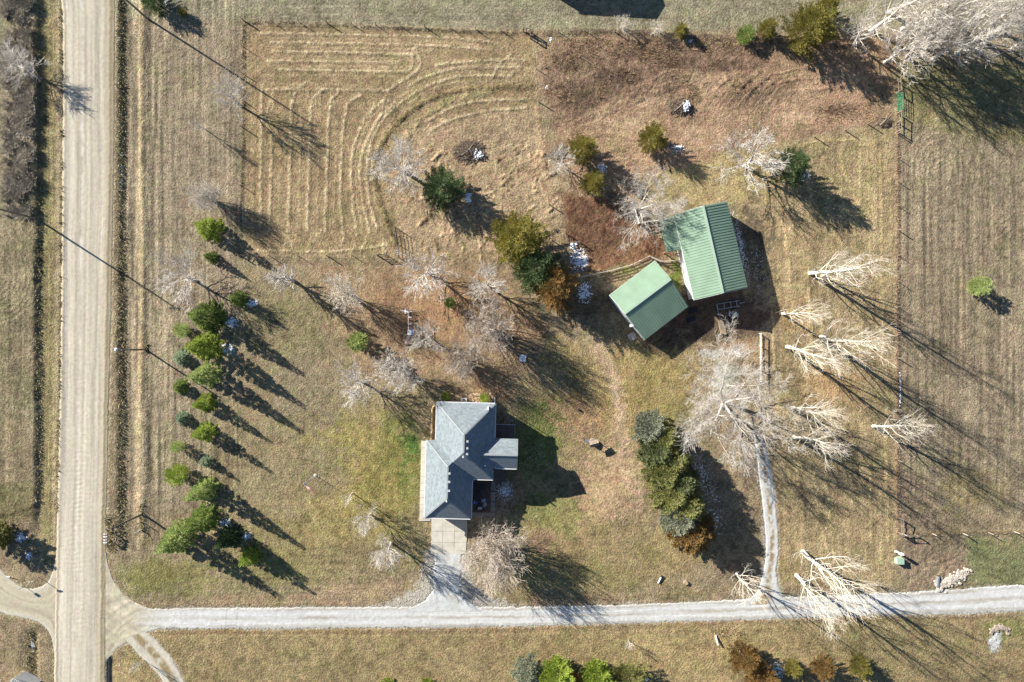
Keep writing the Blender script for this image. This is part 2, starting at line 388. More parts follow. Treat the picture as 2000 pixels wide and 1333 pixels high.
# ---- mown and raked rows
stk = fbm(U / 3.2, V / 150, 51, 3); stk2 = fbm(U / 6.5, V / 220, 57, 2); stkh = fbm(U / 160, V / 4.0, 61, 3)
def streak(poly, s, amp, soft=10, col=None, rise=0.0):
    p = np.array(poly, float)
    w = window(p[:, 0].min() - 20, p[:, 0].max() + 20, p[:, 1].min() - 20, p[:, 1].max() + 20)
    m = 1 - sstep(-soft, soft, poly_sd(U[w], V[w], poly)); q = s[w] * m * amp
    COLR[w] *= (1 + q)[..., None]
    if rise: RZ[w] += s[w] * m * rise
streak([(240, -30), (470, -30), (470, 1000), (300, 1060), (240, 1060)], stk, 0.9, rise=0.10)
streak([(224, -30), (330, -30), (330, 1060), (224, 1060)], stk2, 0.9, rise=0.16)
streak([(78, -30), (122, -30), (110, 1100), (76, 1100)], stk, 0.8, 4, rise=0.08)
streak([(1757, 220), (2050, 220), (2050, 900), (1757, 900)], stk2, 0.4, 8, rise=0.10)
streak([(1757, 300), (2050, 300), (2050, 980), (1757, 980)], stk, 0.75, 8, rise=0.16)
streak([(1490, 290), (1748, 260), (1748, 1120), (1500, 1120)], stk2, 0.55, 12, rise=0.1)
streak([(480, -30), (1400, -30), (1300, 45), (480, 45)], stkh, 0.5, 8, rise=0.05)
streak([(1890, 1050), (2050, 1050), (2050, 1145), (1890, 1145)], stkh, 0.6, 8, rise=0.08)
streak([(380, 780), (830, 780), (830, 1100), (380, 1100)], stk, 0.35, 40, rise=0.03)
streak([(520, 1080), (840, 1080), (840, 1180), (300, 1180)], stkh, 0.5, 10, rise=0.04)
streak([(-30, 430), (70, 430), (70, 960), (-30, 960)], stk2, 0.6, 4, rise=0.15)
# windrows in the mown field
RW = [[(505, 66), (700, 69), (860, 73), (960, 84), (985, 96)], [(530, 83), (700, 86), (860, 91), (960, 99)], [(530, 101), (680, 104), (815, 107)],
      [(545, 137), (680, 139), (785, 141), (803, 132), (808, 92)], [(812, 92), (822, 125), (808, 145), (775, 165), (758, 180)], [(512, 176), (640, 176), (760, 177)],
      [(520, 120), (650, 121), (780, 123)], [(512, 165), (510, 300), (509, 450)], [(531, 262), (529, 350), (526, 455)], [(600, 160), (572, 195), (568, 300), (563, 455)],
      [(640, 172), (610, 200), (605, 300), (600, 455)], [(665, 178), (645, 205), (640, 300), (635, 455)], [(705, 185), (678, 210), (668, 300), (666, 400), (672, 475)],
      [(750, 195), (715, 230), (692, 285), (686, 340), (690, 400), (698, 460)], [(775, 200), (735, 240), (708, 300), (703, 350), (712, 410), (722, 455)],
      [(1000, 150), (900, 150), (830, 172), (770, 212), (730, 265), (717, 330), (722, 390), (738, 450)],
      [(1020, 132), (900, 134), (830, 152), (795, 172)], [(1030, 118), (930, 120), (850, 128)],
      [(1000, 108), (975, 125), (962, 152)], [(1030, 195), (940, 198), (880, 212), (830, 240)], [(1030, 212), (950, 218), (880, 236), (840, 256)],
      [(505, 50), (640, 50), (800, 55), (1000, 64)], [(500, 490), (640, 492), (760, 480)]]
RW2 = [[(548 + 0.0 * q, 270), (547, 360), (544, 455)] for q in (0,)] + [[(588, 215), (586, 330), (582, 455)], [(624, 215), (622, 330), (618, 455)], [(658, 220), (655, 330), (651, 455)], [(495, 200), (493, 330), (492, 450)],
       [(530, 74), (700, 77), (860, 82), (950, 92)], [(530, 92), (700, 95), (850, 99)], [(530, 111), (700, 114), (800, 116)], [(530, 129), (700, 131), (800, 133)], [(520, 148), (700, 149), (770, 150)], [(530, 166), (700, 167)],
       [(765, 190), (725, 232), (700, 290), (695, 345), (701, 405), (710, 458)], [(1010, 142), (900, 142), (830, 162), (770, 200), (728, 250), (712, 310), (712, 350), (730, 440)], [(1010, 160), (900, 161), (840, 178), (790, 212), (750, 258), (727, 320), (730, 380), (748, 440)], [(1020, 125), (930, 127), (850, 138)]]
for k, r in enumerate(RW2): line(r, 4.5, (200, 176, 136), 0.55, 0.04, 0.6, 531 + k, 6, 1.2)
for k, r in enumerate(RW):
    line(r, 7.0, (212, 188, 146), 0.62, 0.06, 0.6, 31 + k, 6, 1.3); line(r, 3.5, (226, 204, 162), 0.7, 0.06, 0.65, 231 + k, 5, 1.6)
    line([(a + 3.5, b + 2.5) for a, b in r], 4, (146, 124, 86), 0.5, 0, 0.3, 61 + k, 9, 1.6)  # shadow of each windrow painted as a darker copy beside it
for k in range(26):           # short swaths crossing
    a = random.uniform(520, 760); b = random.choice([random.uniform(170, 200), random.uniform(445, 485)])
    line([(a, b), (a + random.uniform(-5, 5), b + random.uniform(10, 18)), (a + random.uniform(-12, 4), b + random.uniform(22, 34))], 3.5, STRAW, 0.7, 0.06, 0.3, 80 + k)
# weedy ridge round the mown field
line([(1040, 170), (940, 172), (860, 186), (800, 218), (755, 265), (733, 315), (737, 375), (755, 430), (772, 480)], 8, (140, 128, 80), 0.7, 0.16, 0.5, 33, 7)
line([(960, 178), (880, 196), (825, 232), (790, 275)], 12, (172, 166, 108), 0.7, 0.12, 0.6, 34, 8)
for k in range(190):           # rough hay tufts east of it
    a = random.uniform(790, 1080); b = random.uniform(290, 490)
    if 880 < a < 950 and 270 < b < 320: continue
    an = random.uniform(-0.9, -0.3) if random.random() < 0.6 else random.uniform(1.2, 1.9); l = random.uniform(8, 26)
    line([(a, b), (a + l * math.cos(an), b + l * math.sin(an))], random.uniform(2.5, 5), (222, 192, 148) if random.random() < .6 else (150, 120, 84), 0.7, 0.1, 0.4, 90 + k, sm=False)
for k, r in enumerate([[(1570, 300), (1590, 400), (1680, 520)], [(1600, 290), (1625, 350), (1680, 470)], [(1640, 300), (1660, 360), (1700, 440)], [(1695, 280), (1698, 400), (1700, 520)],
          [(1560, 285), (1620, 275), (1700, 275)], [(1720, 290), (1722, 450), (1725, 700)], [(1680, 300), (1682, 420)], [(1530, 430), (1545, 550), (1550, 640)], [(1505, 560), (1512, 700), (1525, 850)],
          [(1580, 560), (1590, 700), (1600, 780)], [(1610, 900), (1620, 1000), (1630, 1090)], [(1660, 900), (1665, 1000)], [(1700, 900), (1702, 1060)], [(1730, 850), (1735, 1060)], [(1590, 920), (1602, 1010), (1618, 1080)]]):
    line(r, 5, (214, 188, 130), 0.7, 0.07, 0.4, 130 + k, 9, 2)
for k in range(7):            # turning loops in the field beyond the fence
    r = 16 + 11 * k; line([(1842 + r * math.cos(t), 335 + 1.25 * r * math.sin(t)) for t in np.linspace(2.6, 6.6, 14)], 3, (190, 172, 134), 0.55, 0.07, 0.4, 150 + k)
for k in range(5):
    r = 14 + 11 * k; line([(1985 + r * math.cos(t), 470 + r * math.sin(t)) for t in np.linspace(1.8, 4.4, 10)], 3, (184, 166, 126), 0.5, 0.06, 0.4, 160 + k)
for k in range(8):            # curved mowing marks west of the road
    r = 24 + 9 * k; line([(-8 + r * math.cos(t), 540 + 1.1 * r * math.sin(t)) for t in np.linspace(-0.6, 1.6, 10)], 3, (172, 158, 122), 0.5, 0.06, 0.4, 170 + k)
# weedy fence lines, track ruts, soil furrows, painted sun and shade of road banks
line([(476, 30), (475, 250), (471, 400), (468, 500)], 5, (120, 108, 82), 0.7, 0.1, 0.5, 35, 6)
line([(478, 45), (640, 48), (800, 55), (1030, 66)], 6, (120, 108, 84), 0.6, 0.1, 0.6, 36, 6)
line([(1030, 66), (1200, 62), (1330, 70), (1500, 80), (1700, 95)], 11, (120, 100, 80), 0.8, 0.16, 0.6, 37, 8)
line([(1752, 160), (1753, 400), (1752, 640), (1753, 1050)], 6, (176, 140, 112), 0.75, 0.12, 0.5, 38, 6)
line([(1758, 300), (1758, 640), (1760, 1000)], 3, (104, 92, 74), 0.5, 0, 0.5, 39, 6)
line([(1760, 1043), (1880, 1042), (2040, 1038)], 6, (126, 112, 82), 0.7, 0.12, 0.4, 40, 6)
line([(470, 498), (780, 502), (960, 490)], 5, (190, 160, 118), 0.6, 0.05, 0.5, 42, 6)
line([(1046, 180), (1060, 300), (1075, 420), (1080, 480)], 7, (200, 168, 128), 0.6, 0.05, 0.5, 43, 8)
line([(1050, 60), (1048, 120), (1056, 200)], 14, (190, 160, 124), 0.5, 0, 0.5, 44)
for k in range(30):
    a = 1380 + 4.5 * k + random.uniform(-6, 6); b = 168 + random.uniform(-10, 10)
    line([(a, b + 40), (a + 25, b + 6), (a + 60, b - 20)], 2.6, (118, 92, 70) if k % 2 else (184, 150, 116), 0.6, 0.07 if k % 2 else 0.0, 0.5, 180 + k, 6, 3)
line([(1100, 410), (1140, 430), (1215, 470)], 10, (96, 64, 46), 0.4, 0.1, 0.6, 45)
line([(300, 1236), (900, 1232), (1400, 1216), (1990, 1203)], 6, (156, 120, 86), 0.6, 0.04, 0.5, 46)
line([(330, 1243), (900, 1241), (1300, 1232), (1600, 1222)], 3, (198, 172, 122), 0.6, 0.02, 0.3, 47)
line([(300, 1180), (600, 1180), (820, 1172)], 8, (166, 140, 108), 0.6, 0.05, 0.6, 48)
line([(910, 1170), (1200, 1168), (1440, 1150)], 6, (160, 136, 92), 0.5, 0.04, 0.5, 49)
line([(-20, 1010), (30, 1000), (70, 985)], 8, (110, 104, 66), 0.6, 0.1, 0.5, 50)
line([(205, 1060), (208, 1090), (225, 1135), (262, 1178), (300, 1187)], 7, (150, 116, 84), 0.7, 0.05, 0.4, 51)
line([(275, -20), (274, 300), (272, 700), (268, 1000)], 9, (212, 184, 132), 0.6, 0, 0.4, 52)  # sunlit west-facing rise of the ditch painted as a pale strip
line([(237, -20), (237, 300), (233, 700), (228, 1000)], 11, (104, 96, 70), 0.65, 0, 0.5, 53)  # shade of the ditch bank painted into the ground colour
line([(78, -20), (78, 400), (72, 900)], 6, (110, 104, 74), 0.6, 0, 0.5, 54)  # dark strip: painted shade of the west bank, with its taller grass
line([(112, -20), (112, 500), (104, 1000), (100, 1090)], 8, (210, 188, 140), 0.6, 0, 0.3, 55)
line([(1480, 780), (1500, 900), (1520, 1000), (1530, 1120)], 10, (150, 120, 84), 0.35, 0, 0.5, 56)
line([(1545, 950), (1562, 940), (1572, 990)], 5, (104, 86, 66), 0.7, 0.1, 0.6, 57)
# dead and living tufts mixed through all of it
pt = fbm(U / 9, V / 9, 301, 4); pt2 = fbm(U / 3.5, V / 3.5, 311, 3); pt3 = fbm(U / 60, V / 60, 321, 3)
COLR *= (1 + 0.9 * pt + 0.7 * pt2 + 0.45 * fbm(U / 45, V / 45, 351, 3))[..., None]
gr = sstep(0.06, 0.24, fbm(U / 22, V / 22, 331, 4) + 0.5 * pt3)[..., None] * 0.4
COLR = COLR * (1 - gr) + COLR * np.array([0.80, 0.95, 0.68]) * gr
pk = sstep(0.06, 0.24, fbm(U / 26, V / 26, 341, 4) - 0.3 * pt3)[..., None] * 0.6
COLR = COLR * (1 - pk) + COLR * np.array([1.08, 0.97, 0.98]) * pk
lum = (COLR * np.array([.3, .55, .15])).sum(-1, keepdims=True); COLR = (COLR * 0.87 + lum * 0.13) * np.array([1.0, 1.0, 0.98])
# relief: clumps everywhere, rougher in the corral and on the spoil
rough_m = np.zeros_like(U) + 1.0
def addrough(poly, k, soft=15):
    global rough_m
    w = window(min(p[0] for p in poly) - 20, max(p[0] for p in poly) + 20, min(p[1] for p in poly) - 20, max(p[1] for p in poly) + 20)
    rough_m[w] += k * (1 - sstep(-soft, soft, poly_sd(U[w], V[w], poly)))
addrough([(1045, 72), (1500, 75), (1480, 180), (1250, 200), (1085, 260)], 1.0)
addrough([(1045, 72), (1745, 75), (1748, 235), (1500, 285), (1215, 390), (1085, 300)], 0.35)
addrough([(1100, 375), (1225, 405), (1315, 500), (1140, 530), (1105, 470)], 2.0, 6)
addrough([(1762, 940), (1880, 1040), (1890, 1100), (1830, 1145), (1762, 1145)], 2.2, 8)
addrough([(780, 240), (1045, 200), (1095, 480), (800, 490)], 1.0)
addrough([(1480, 400), (1560, 420), (1560, 500), (1480, 600)], 0.8)
RZ += np.clip(rough_m - 1, 0, 4) * 0.09 * fbm(U / 5, V / 5, 79, 3) + rough_m * (0.05 * fbm(U / 7, V / 7, 70, 3) + 0.035 * fbm(U / 2.6, V / 2.6, 74, 2))
# keep the ground under the made surfaces level and just below them
def sink(poly, soft=4, z=-0.06):
    w = window(min(p[0] for p in poly) - 20, max(p[0] for p in poly) + 20, min(p[1] for p in poly) - 20, max(p[1] for p in poly) + 20)
    m = 1 - sstep(-soft, soft, poly_sd(U[w], V[w], poly)); RZ[w] = RZ[w] * (1 - m) + z * m
R1L = [(118, -40), (122, 100), (120, 420), (117, 700), (111, 1000), (106, 1180), (105, 1380)]
R1R = [(226, -40), (224, 250), (218, 600), (211, 900), (208, 1060), (207, 1200), (206, 1380)]
R2U = [(262, 1196), (330, 1189), (500, 1187), (700, 1186), (900, 1186), (1100, 1184), (1300, 1179), (1500, 1168), (1700, 1160), (1860, 1152), (1930, 1146), (2050, 1142)]
R2D = [(262, 1224), (330, 1229), (500, 1229), (700, 1227), (900, 1226), (1100, 1222), (1300, 1216), (1500, 1210), (1700, 1203), (1860, 1199), (1930, 1197), (2050, 1191)]
R3U = [(206, 1070), (212, 1105), (226, 1140), (250, 1168), (285, 1186), (320, 1192)]
R3D = [(206, 1292), (216, 1282), (232, 1268), (254, 1252), (290, 1236), (322, 1226)]
R4L = [(244, 1250), (262, 1268), (290, 1298), (312, 1322), (340, 1370)]
R4R = [(284, 1232), (300, 1246), (328, 1276), (346, 1302), (378, 1370)]
R5U = [(-40, 1085), (0, 1112), (20, 1132), (45, 1148), (70, 1149), (92, 1138), (104, 1112), (110, 1080)]
R5D = [(-40, 1190), (0, 1197), (20, 1203), (45, 1208), (70, 1214), (88, 1226), (100, 1246), (108, 1290)]
R6L = [(846, 1082), (848, 1110), (846, 1140), (838, 1165), (815, 1182), (780, 1194)]
R6R = [(904, 1082), (902, 1110), (900, 1140), (906, 1165), (925, 1182), (960, 1194)]
R7L = [(1432, 1184), (1470, 1166), (1485, 1140), (1496, 1080), (1491, 1000), (1482, 930), (1477, 880), (1472, 850)]
R7R = [(1545, 1178), (1526, 1160), (1517, 1120), (1521, 1070), (1517, 1000), (1508, 930), (1497, 880), (1484, 850)]
def ring(a, b): return list(a) + list(b)[::-1]
for a, b in ((R1L, R1R), (R2U, R2D), (R3U, R3D), (R4L, R4R), (R5U, R5D), (R6L, R6R), (R7L, R7R)): sink(ring(a, b))
for a, b, c in ((R1L, R1R, (206, 190, 160)), (R2U, R2D, (206, 196, 176)), (R3U, R3D, (200, 184, 152)), (R4L, R4R, (206, 194, 170)), (R5U, R5D, (196, 182, 150)), (R6L, R6R, (206, 204, 194)), (R7L, R7R, (208, 202, 190))):
    area(ring(a, b), c, 9, 0.8, 0.7, 97, 4)
area([(835, 1075), (912, 1075), (920, 1140), (1010, 1188), (720, 1192), (815, 1150)], (212, 206, 192), 14, 0.8, 0.7, 99, 7)
HOUSEPAD = [(832, 800), (966, 800), (966, 860), (1003, 862), (1003, 910), (960, 915), (960, 930), (965, 1000), (915, 1000), (832, 1000)]
sink([(818, 1014), (916, 1014), (912, 1086), (840, 1086)], 3, -0.08); sink([(814, 858), (836, 858), (836, 1018), (814, 1018)], 3, -0.08)

verts = np.stack([X, Y, RZ], -1).reshape(-1, 3)
idx = np.arange(NX * NY).reshape(NX, NY)
quads = np.stack([idx[:-1, :-1], idx[1:, :-1], idx[1:, 1:], idx[:-1, 1:]], -1).reshape(-1, 4)
BIG = 1500.0
x0, x1, y0, y1 = gx[0], gx[-1], gy[0], gy[-1]
c0 = [(x0, y0), (x1, y0), (x1, y1), (x0, y1)]; c1 = [(-BIG, -BIG), (BIG, -BIG), (BIG, BIG), (-BIG, BIG)]
ext = np.array([(a, b, 0.0) for a, b in c0 + c1]); nb = len(verts)
eq = np.array([[nb + 4 + i, nb + 4 + (i + 1) % 4, nb + (i + 1) % 4, nb + i] for i in range(4)])
verts = np.concatenate([verts, ext]); quads = np.concatenate([quads, eq])
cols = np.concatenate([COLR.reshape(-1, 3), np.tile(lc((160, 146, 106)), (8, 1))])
def grid_mesh(name, verts, quads, cols, smooth=True):
    me = bpy.data.meshes.new(name)
    me.vertices.add(len(verts)); me.vertices.foreach_set('co', np.asarray(verts, np.float32).ravel())
    me.loops.add(quads.size); me.loops.foreach_set('vertex_index', quads.astype(np.int32).ravel())
    me.polygons.add(len(quads)); me.polygons.foreach_set('loop_start', np.arange(0, quads.size, 4, dtype=np.int32))
    if smooth: me.polygons.foreach_set('use_smooth', np.ones(len(quads), bool))
    me.update(); me.validate()
    ca = me.color_attributes.new('col', 'FLOAT_COLOR', 'POINT')
    ca.data.foreach_set('color', np.concatenate([cols, np.ones((len(cols), 1))], 1).astype(np.float32).ravel())
    return me
EARTH = earth_mat('dry_grass_and_soil', 0.5, 0.15, 3.0, 6.5)
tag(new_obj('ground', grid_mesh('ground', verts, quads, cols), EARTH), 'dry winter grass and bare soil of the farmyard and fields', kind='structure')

# ------------------------------------------------------------------ gravel roads: sheets between two ragged edges
GRAVEL = earth_mat('gravel', 0.13, 0.03, 1.6, 12.0)
def resample(pts, n):
    p = np.array(spline(pts, 10)); d = np.concatenate([[0], np.cumsum(np.hypot(*(p[1:] - p[:-1]).T))])
    t = np.linspace(0, d[-1], n); return np.stack([np.interp(t, d, p[:, 0]), np.interp(t, d, p[:, 1])], -1)
def road(name, Lp, Rp, z, base, pattern, label, n=None, m=40, jag=2.2):
    ln = np.hypot(*(np.array(Lp[1:], float) - np.array(Lp[:-1], float)).T).sum()
    n = n or int(ln / 1.6)
    a = resample(Lp, n); b = resample(Rp, n)
    ja = jag * (1.2 * fbm(np.arange(n) / 9.0, np.zeros(n) + 1.5, 201, 3) + 1.4 * fbm(np.arange(n) / 1.6, np.zeros(n) + 3.5, 203, 2)); jb = jag * (1.2 * fbm(np.arange(n) / 9.0, np.zeros(n) + 8.5, 205, 3) + 1.4 * fbm(np.arange(n) / 1.6, np.zeros(n) + 5.5, 207, 2))
    w = b - a; wl_ = np.hypot(w[:, 0], w[:, 1])[:, None] + 1e-6; wd = w / wl_
    a = a + wd * ja[:, None]; b = b + wd * jb[:, None]
    t = np.linspace(0, 1, m)[None, :, None]
    q = a[:, None] * (1 - t) + b[:, None] * t
    u, v = q[..., 0], q[..., 1]; T = np.broadcast_to(t[..., 0], u.shape); Lr = np.broadcast_to(np.arange(n)[:, None] * ln / n, u.shape)
    col, dz = pattern(u, v, T, Lr, np.array(A(*base)[:3]))
    edge = np.minimum(T, 1 - T) * wl_
    zz = z + dz * sstep(0, 4, edge) - 0.07 * (1 - sstep(0, 2.5, edge))
    vs = np.stack([(u - 1000) * S, (666.5 - v) * S, zz], -1).reshape(-1, 3)
    id_ = np.arange(n * m).reshape(n, m)
    qd = np.stack([id_[:-1, :-1], id_[:-1, 1:], id_[1:, 1:], id_[1:, :-1]], -1).reshape(-1, 4)
    e1 = vs[qd[:, 1]] - vs[qd[:, 0]]; e2 = vs[qd[:, 3]] - vs[qd[:, 0]]
    if (e1[:, 0] * e2[:, 1] - e1[:, 1] * e2[:, 0]).sum() < 0: qd = qd[:, ::-1]
    o = new_obj(name, grid_mesh(name, vs, np.ascontiguousarray(qd), col.reshape(-1, 3)), GRAVEL)
    return tag(o, label, kind='structure')
def mixc(c, m, col): return c * (1 - m[..., None]) + np.array(A(*col)[:3]) * m[..., None]
def pat_main(u, v, T, Lr, base):
    c = np.broadcast_to(base, u.shape + (3,)).copy()
    T0 = T; T = T + 0.035 * fbm(Lr / 130, T * 0 + 2.2, 261, 3) * sstep(0.0, 0.2, np.minimum(T, 1 - T)) * 2
    st = fbm(T * 26, Lr / 170, 211, 4); st2 = fbm(T * 9 + 40, Lr / 400, 215, 2)
    c *= (1 + 0.45 * st + 0.45 * st2 + 0.2 * fbm(u / 9, v / 30, 265, 3))[..., None]
    c = mixc(c, np.exp(-((T - 0.40) / 0.035) ** 2) * np.clip(0.5 + 2 * fbm(Lr / 16, T * 3, 219, 3), 0, 1), (236, 228, 212))
    for tt in (0.2, 0.27, 0.52, 0.62): c = mixc(c, 0.3 * np.exp(-((T - tt) / 0.022) ** 2), (226, 216, 196))
    for tt in (0.33, 0.46, 0.57, 0.70): c = mixc(c, 0.35 * np.exp(-((T - tt) / 0.02) ** 2), (188, 172, 142))
    c = mixc(c, 0.75 * sstep(0.78, 0.9, T) , (186, 170, 138)); c = mixc(c, 0.6 * (1 - sstep(0.02, 0.09, T)), (204, 182, 142))
    c = mixc(c, 0.6 * sstep(0.9, 0.99, T) * np.clip(0.6 + 3 * fbm(T * 30, Lr / 30, 223, 3), 0, 1), (160, 146, 108))
    wash = np.sin(Lr / 9.0 * 2 * np.pi / 1.0 + 5 * fbm(Lr / 60, T * 6, 225, 2)) * np.exp(-((T - 0.42) / 0.25) ** 2) * np.clip(0.4 + 3 * fbm(Lr / 70, T * 2, 227, 2), 0, 1)
    dz = 0.012 * wash * sstep(600, 900, v) + 0.05 * st * 0.6 + 0.06 * np.sin(np.clip(T, 0, 1) * np.pi) + 0.07 * np.exp(-((T - 0.05) / 0.03) ** 2) + 0.06 * np.exp(-((T - 0.9) / 0.03) ** 2)
    return c, dz
def pat_lane(u, v, T, Lr, base):
    c = np.broadcast_to(base, u.shape + (3,)).copy()
    st = fbm(T * 16, Lr / 90, 231, 3); c *= (1 + 0.4 * st)[..., None]
    br = np.clip(0.55 + 2.2 * fbm(Lr / 60, T * 3, 236, 3), 0, 1)
    for tt in (0.12, 0.5, 0.88): c = mixc(c, 0.75 * br * np.exp(-((T - tt) / 0.07) ** 2), (180, 170, 150))
    for tt in (0.3, 0.7): c = mixc(c, 0.5 * np.exp(-((T - tt) / 0.09) ** 2), (236, 236, 232))
    c *= (1 + 0.18 * fbm(u / 14, v / 14, 233, 3))[..., None]
    c = mixc(c, 0.45 * np.exp(-((T - 0.52) / 0.1) ** 2) * np.clip(0.4 + 2.5 * fbm(Lr / 40, T * 5, 235, 3), 0, 1) , (192, 184, 164))
    c = mixc(c, 0.85 * (1 - sstep(240, 340, u)) , (208, 198, 174))
    ed = sstep(0.38, 0.5, np.abs(T - 0.5)) * np.clip(0.3 + 3 * fbm(u / 8, v / 8, 237, 3), 0, 1)
    c = mixc(c, 0.45 * ed, (186, 168, 132))
    return c, 0.03 * st + 0.02 * fbm(u / 5, v / 5, 239, 2)
def pat_apron(u, v, T, Lr, base):
    c = np.broadcast_to(base, u.shape + (3,)).copy()
    for k, (cx, cy) in enumerate(((330, 1330), (330, 1090), (300, 1350))):
        r = np.hypot(u - cx, v - cy); c *= (1 + 0.5 * fbm(r / 5.0 + 20 * k, np.arctan2(v - cy, u - cx) * 3, 241 + k, 2))[..., None]
    c *= (1 + 0.3 * fbm(u / 12, v / 12, 247, 3))[..., None]
    c = mixc(c, sstep(255, 310, u) * 0.7, (224, 224, 216))
    return c, 0.03 * fbm(u / 6, v / 6, 249, 3)
def pat_curve(u, v, T, Lr, base):
    c = np.broadcast_to(base, u.shape + (3,)).copy()
    c *= (1 + 0.5 * fbm(T * 14, Lr / 120, 251, 3))[..., None]
    c = mixc(c, 0.6 * np.exp(-((T - 0.95) / 0.05) ** 2), (228, 226, 216)); c = mixc(c, 0.5 * np.exp(-((T - 0.06) / 0.06) ** 2), (222, 218, 204))
    return c, 0.05 * fbm(T * 14, Lr / 120, 251, 3)
def pat_twotrack(u, v, T, Lr, base):
    c = np.broadcast_to(base, u.shape + (3,)).copy()
    c *= (1 + 0.35 * fbm(u / 9, v / 9, 261, 3))[..., None]
    med = np.exp(-((T - 0.5) / 0.19) ** 4) * np.clip(0.85 + 3.0 * fbm(u / 7, v / 7, 263, 3), 0, 1)
    c = mixc(c, 0.95 * med, (160, 138, 100))
    return c, 0.03 * fbm(u / 5, v / 5, 265, 2)
def pat_drive(u, v, T, Lr, base):
    c = np.broadcast_to(base, u.shape + (3,)).copy()
    c *= (1 + 0.5 * fbm(u / 7, v / 12, 271, 4))[..., None]
    c = mixc(c, 0.5 * np.clip(3 * fbm(u / 16, v / 16, 275, 3), 0, 1), (186, 178, 158))
    return c, 0.03 * fbm(u / 5, v / 5, 277, 2)
road('gravel_road', R1L, R1R, 0.010, (216, 206, 186), pat_main, 'wide beige gravel road running along the left side', m=90)
road('side_drive', R5U, R5D, 0.018, (206, 196, 170), pat_curve, 'curved gravel drive joining the road from the left')
road('road_junction', R3U, R3D, 0.026, (208, 198, 172), pat_apron, 'flared gravel junction between the road and the white lane')
road('gravel_track', R4L, R4R, 0.040, (216, 208, 190), pat_twotrack, 'two rut gravel track leaving the junction to the bottom')
road('gravel_lane', R2U, R2D, 0.034, (226, 226, 220), pat_lane, 'long white gravel lane crossing the whole bottom', m=36, jag=4.0)
road('gravel_drive', R6L, R6R, 0.046, (222, 224, 220), pat_drive, 'white gravel drive between concrete slab and lane', jag=7)
road('farm_track', R7L, R7R, 0.048, (222, 222, 216), pat_twotrack, 'pale two rut farm track leading up from the lane', m=24)
# ------------------------------------------------------------------ trees: shared shapes
def tubes_mesh(name, segs, n=4):
    """segs: list of (points Nx3, radii N) -> one mesh of tapered tubes"""
    V_, F_ = [], []; base = 0
    for pts, rad in segs:
        pts = np.asarray(pts); k = len(pts); sides = n if rad[0] > 0.03 else 3
        d = np.gradient(pts, axis=0); d /= np.linalg.norm(d, axis=1)[:, None] + 1e-9
        ref = np.array([0.31, 0.2, 0.93]) if abs(d[0][2]) < 0.9 else np.array([1.0, 0.1, 0])
        s = np.cross(d, ref); s /= np.linalg.norm(s, axis=1)[:, None] + 1e-9; t = np.cross(d, s)
        a = np.arange(sides) * 2 * np.pi / sides
        ringp = pts[:, None] + (s[:, None] * np.cos(a)[None, :, None] + t[:, None] * np.sin(a)[None, :, None]) * np.asarray(rad)[:, None, None]
        V_.append(ringp.reshape(-1, 3))
        id_ = base + np.arange(k * sides).reshape(k, sides); nx = np.roll(id_, -1, axis=1)
        F_.append(np.stack([id_[:-1], nx[:-1], nx[1:], id_[1:]], -1).reshape(-1, 4)); base += k * sides
    V_ = np.concatenate(V_); F_ = np.concatenate(F_)
    me = bpy.data.meshes.new(name)
    me.vertices.add(len(V_)); me.vertices.foreach_set('co', V_.astype(np.float32).ravel())
    me.loops.add(F_.size); me.loops.foreach_set('vertex_index', F_.astype(np.int32).ravel())
    me.polygons.add(len(F_)); me.polygons.foreach_set('loop_start', np.arange(0, F_.size, 4, dtype=np.int32))
    me.polygons.foreach_set('use_smooth', np.ones(len(F_), bool))
    me.update(); return me

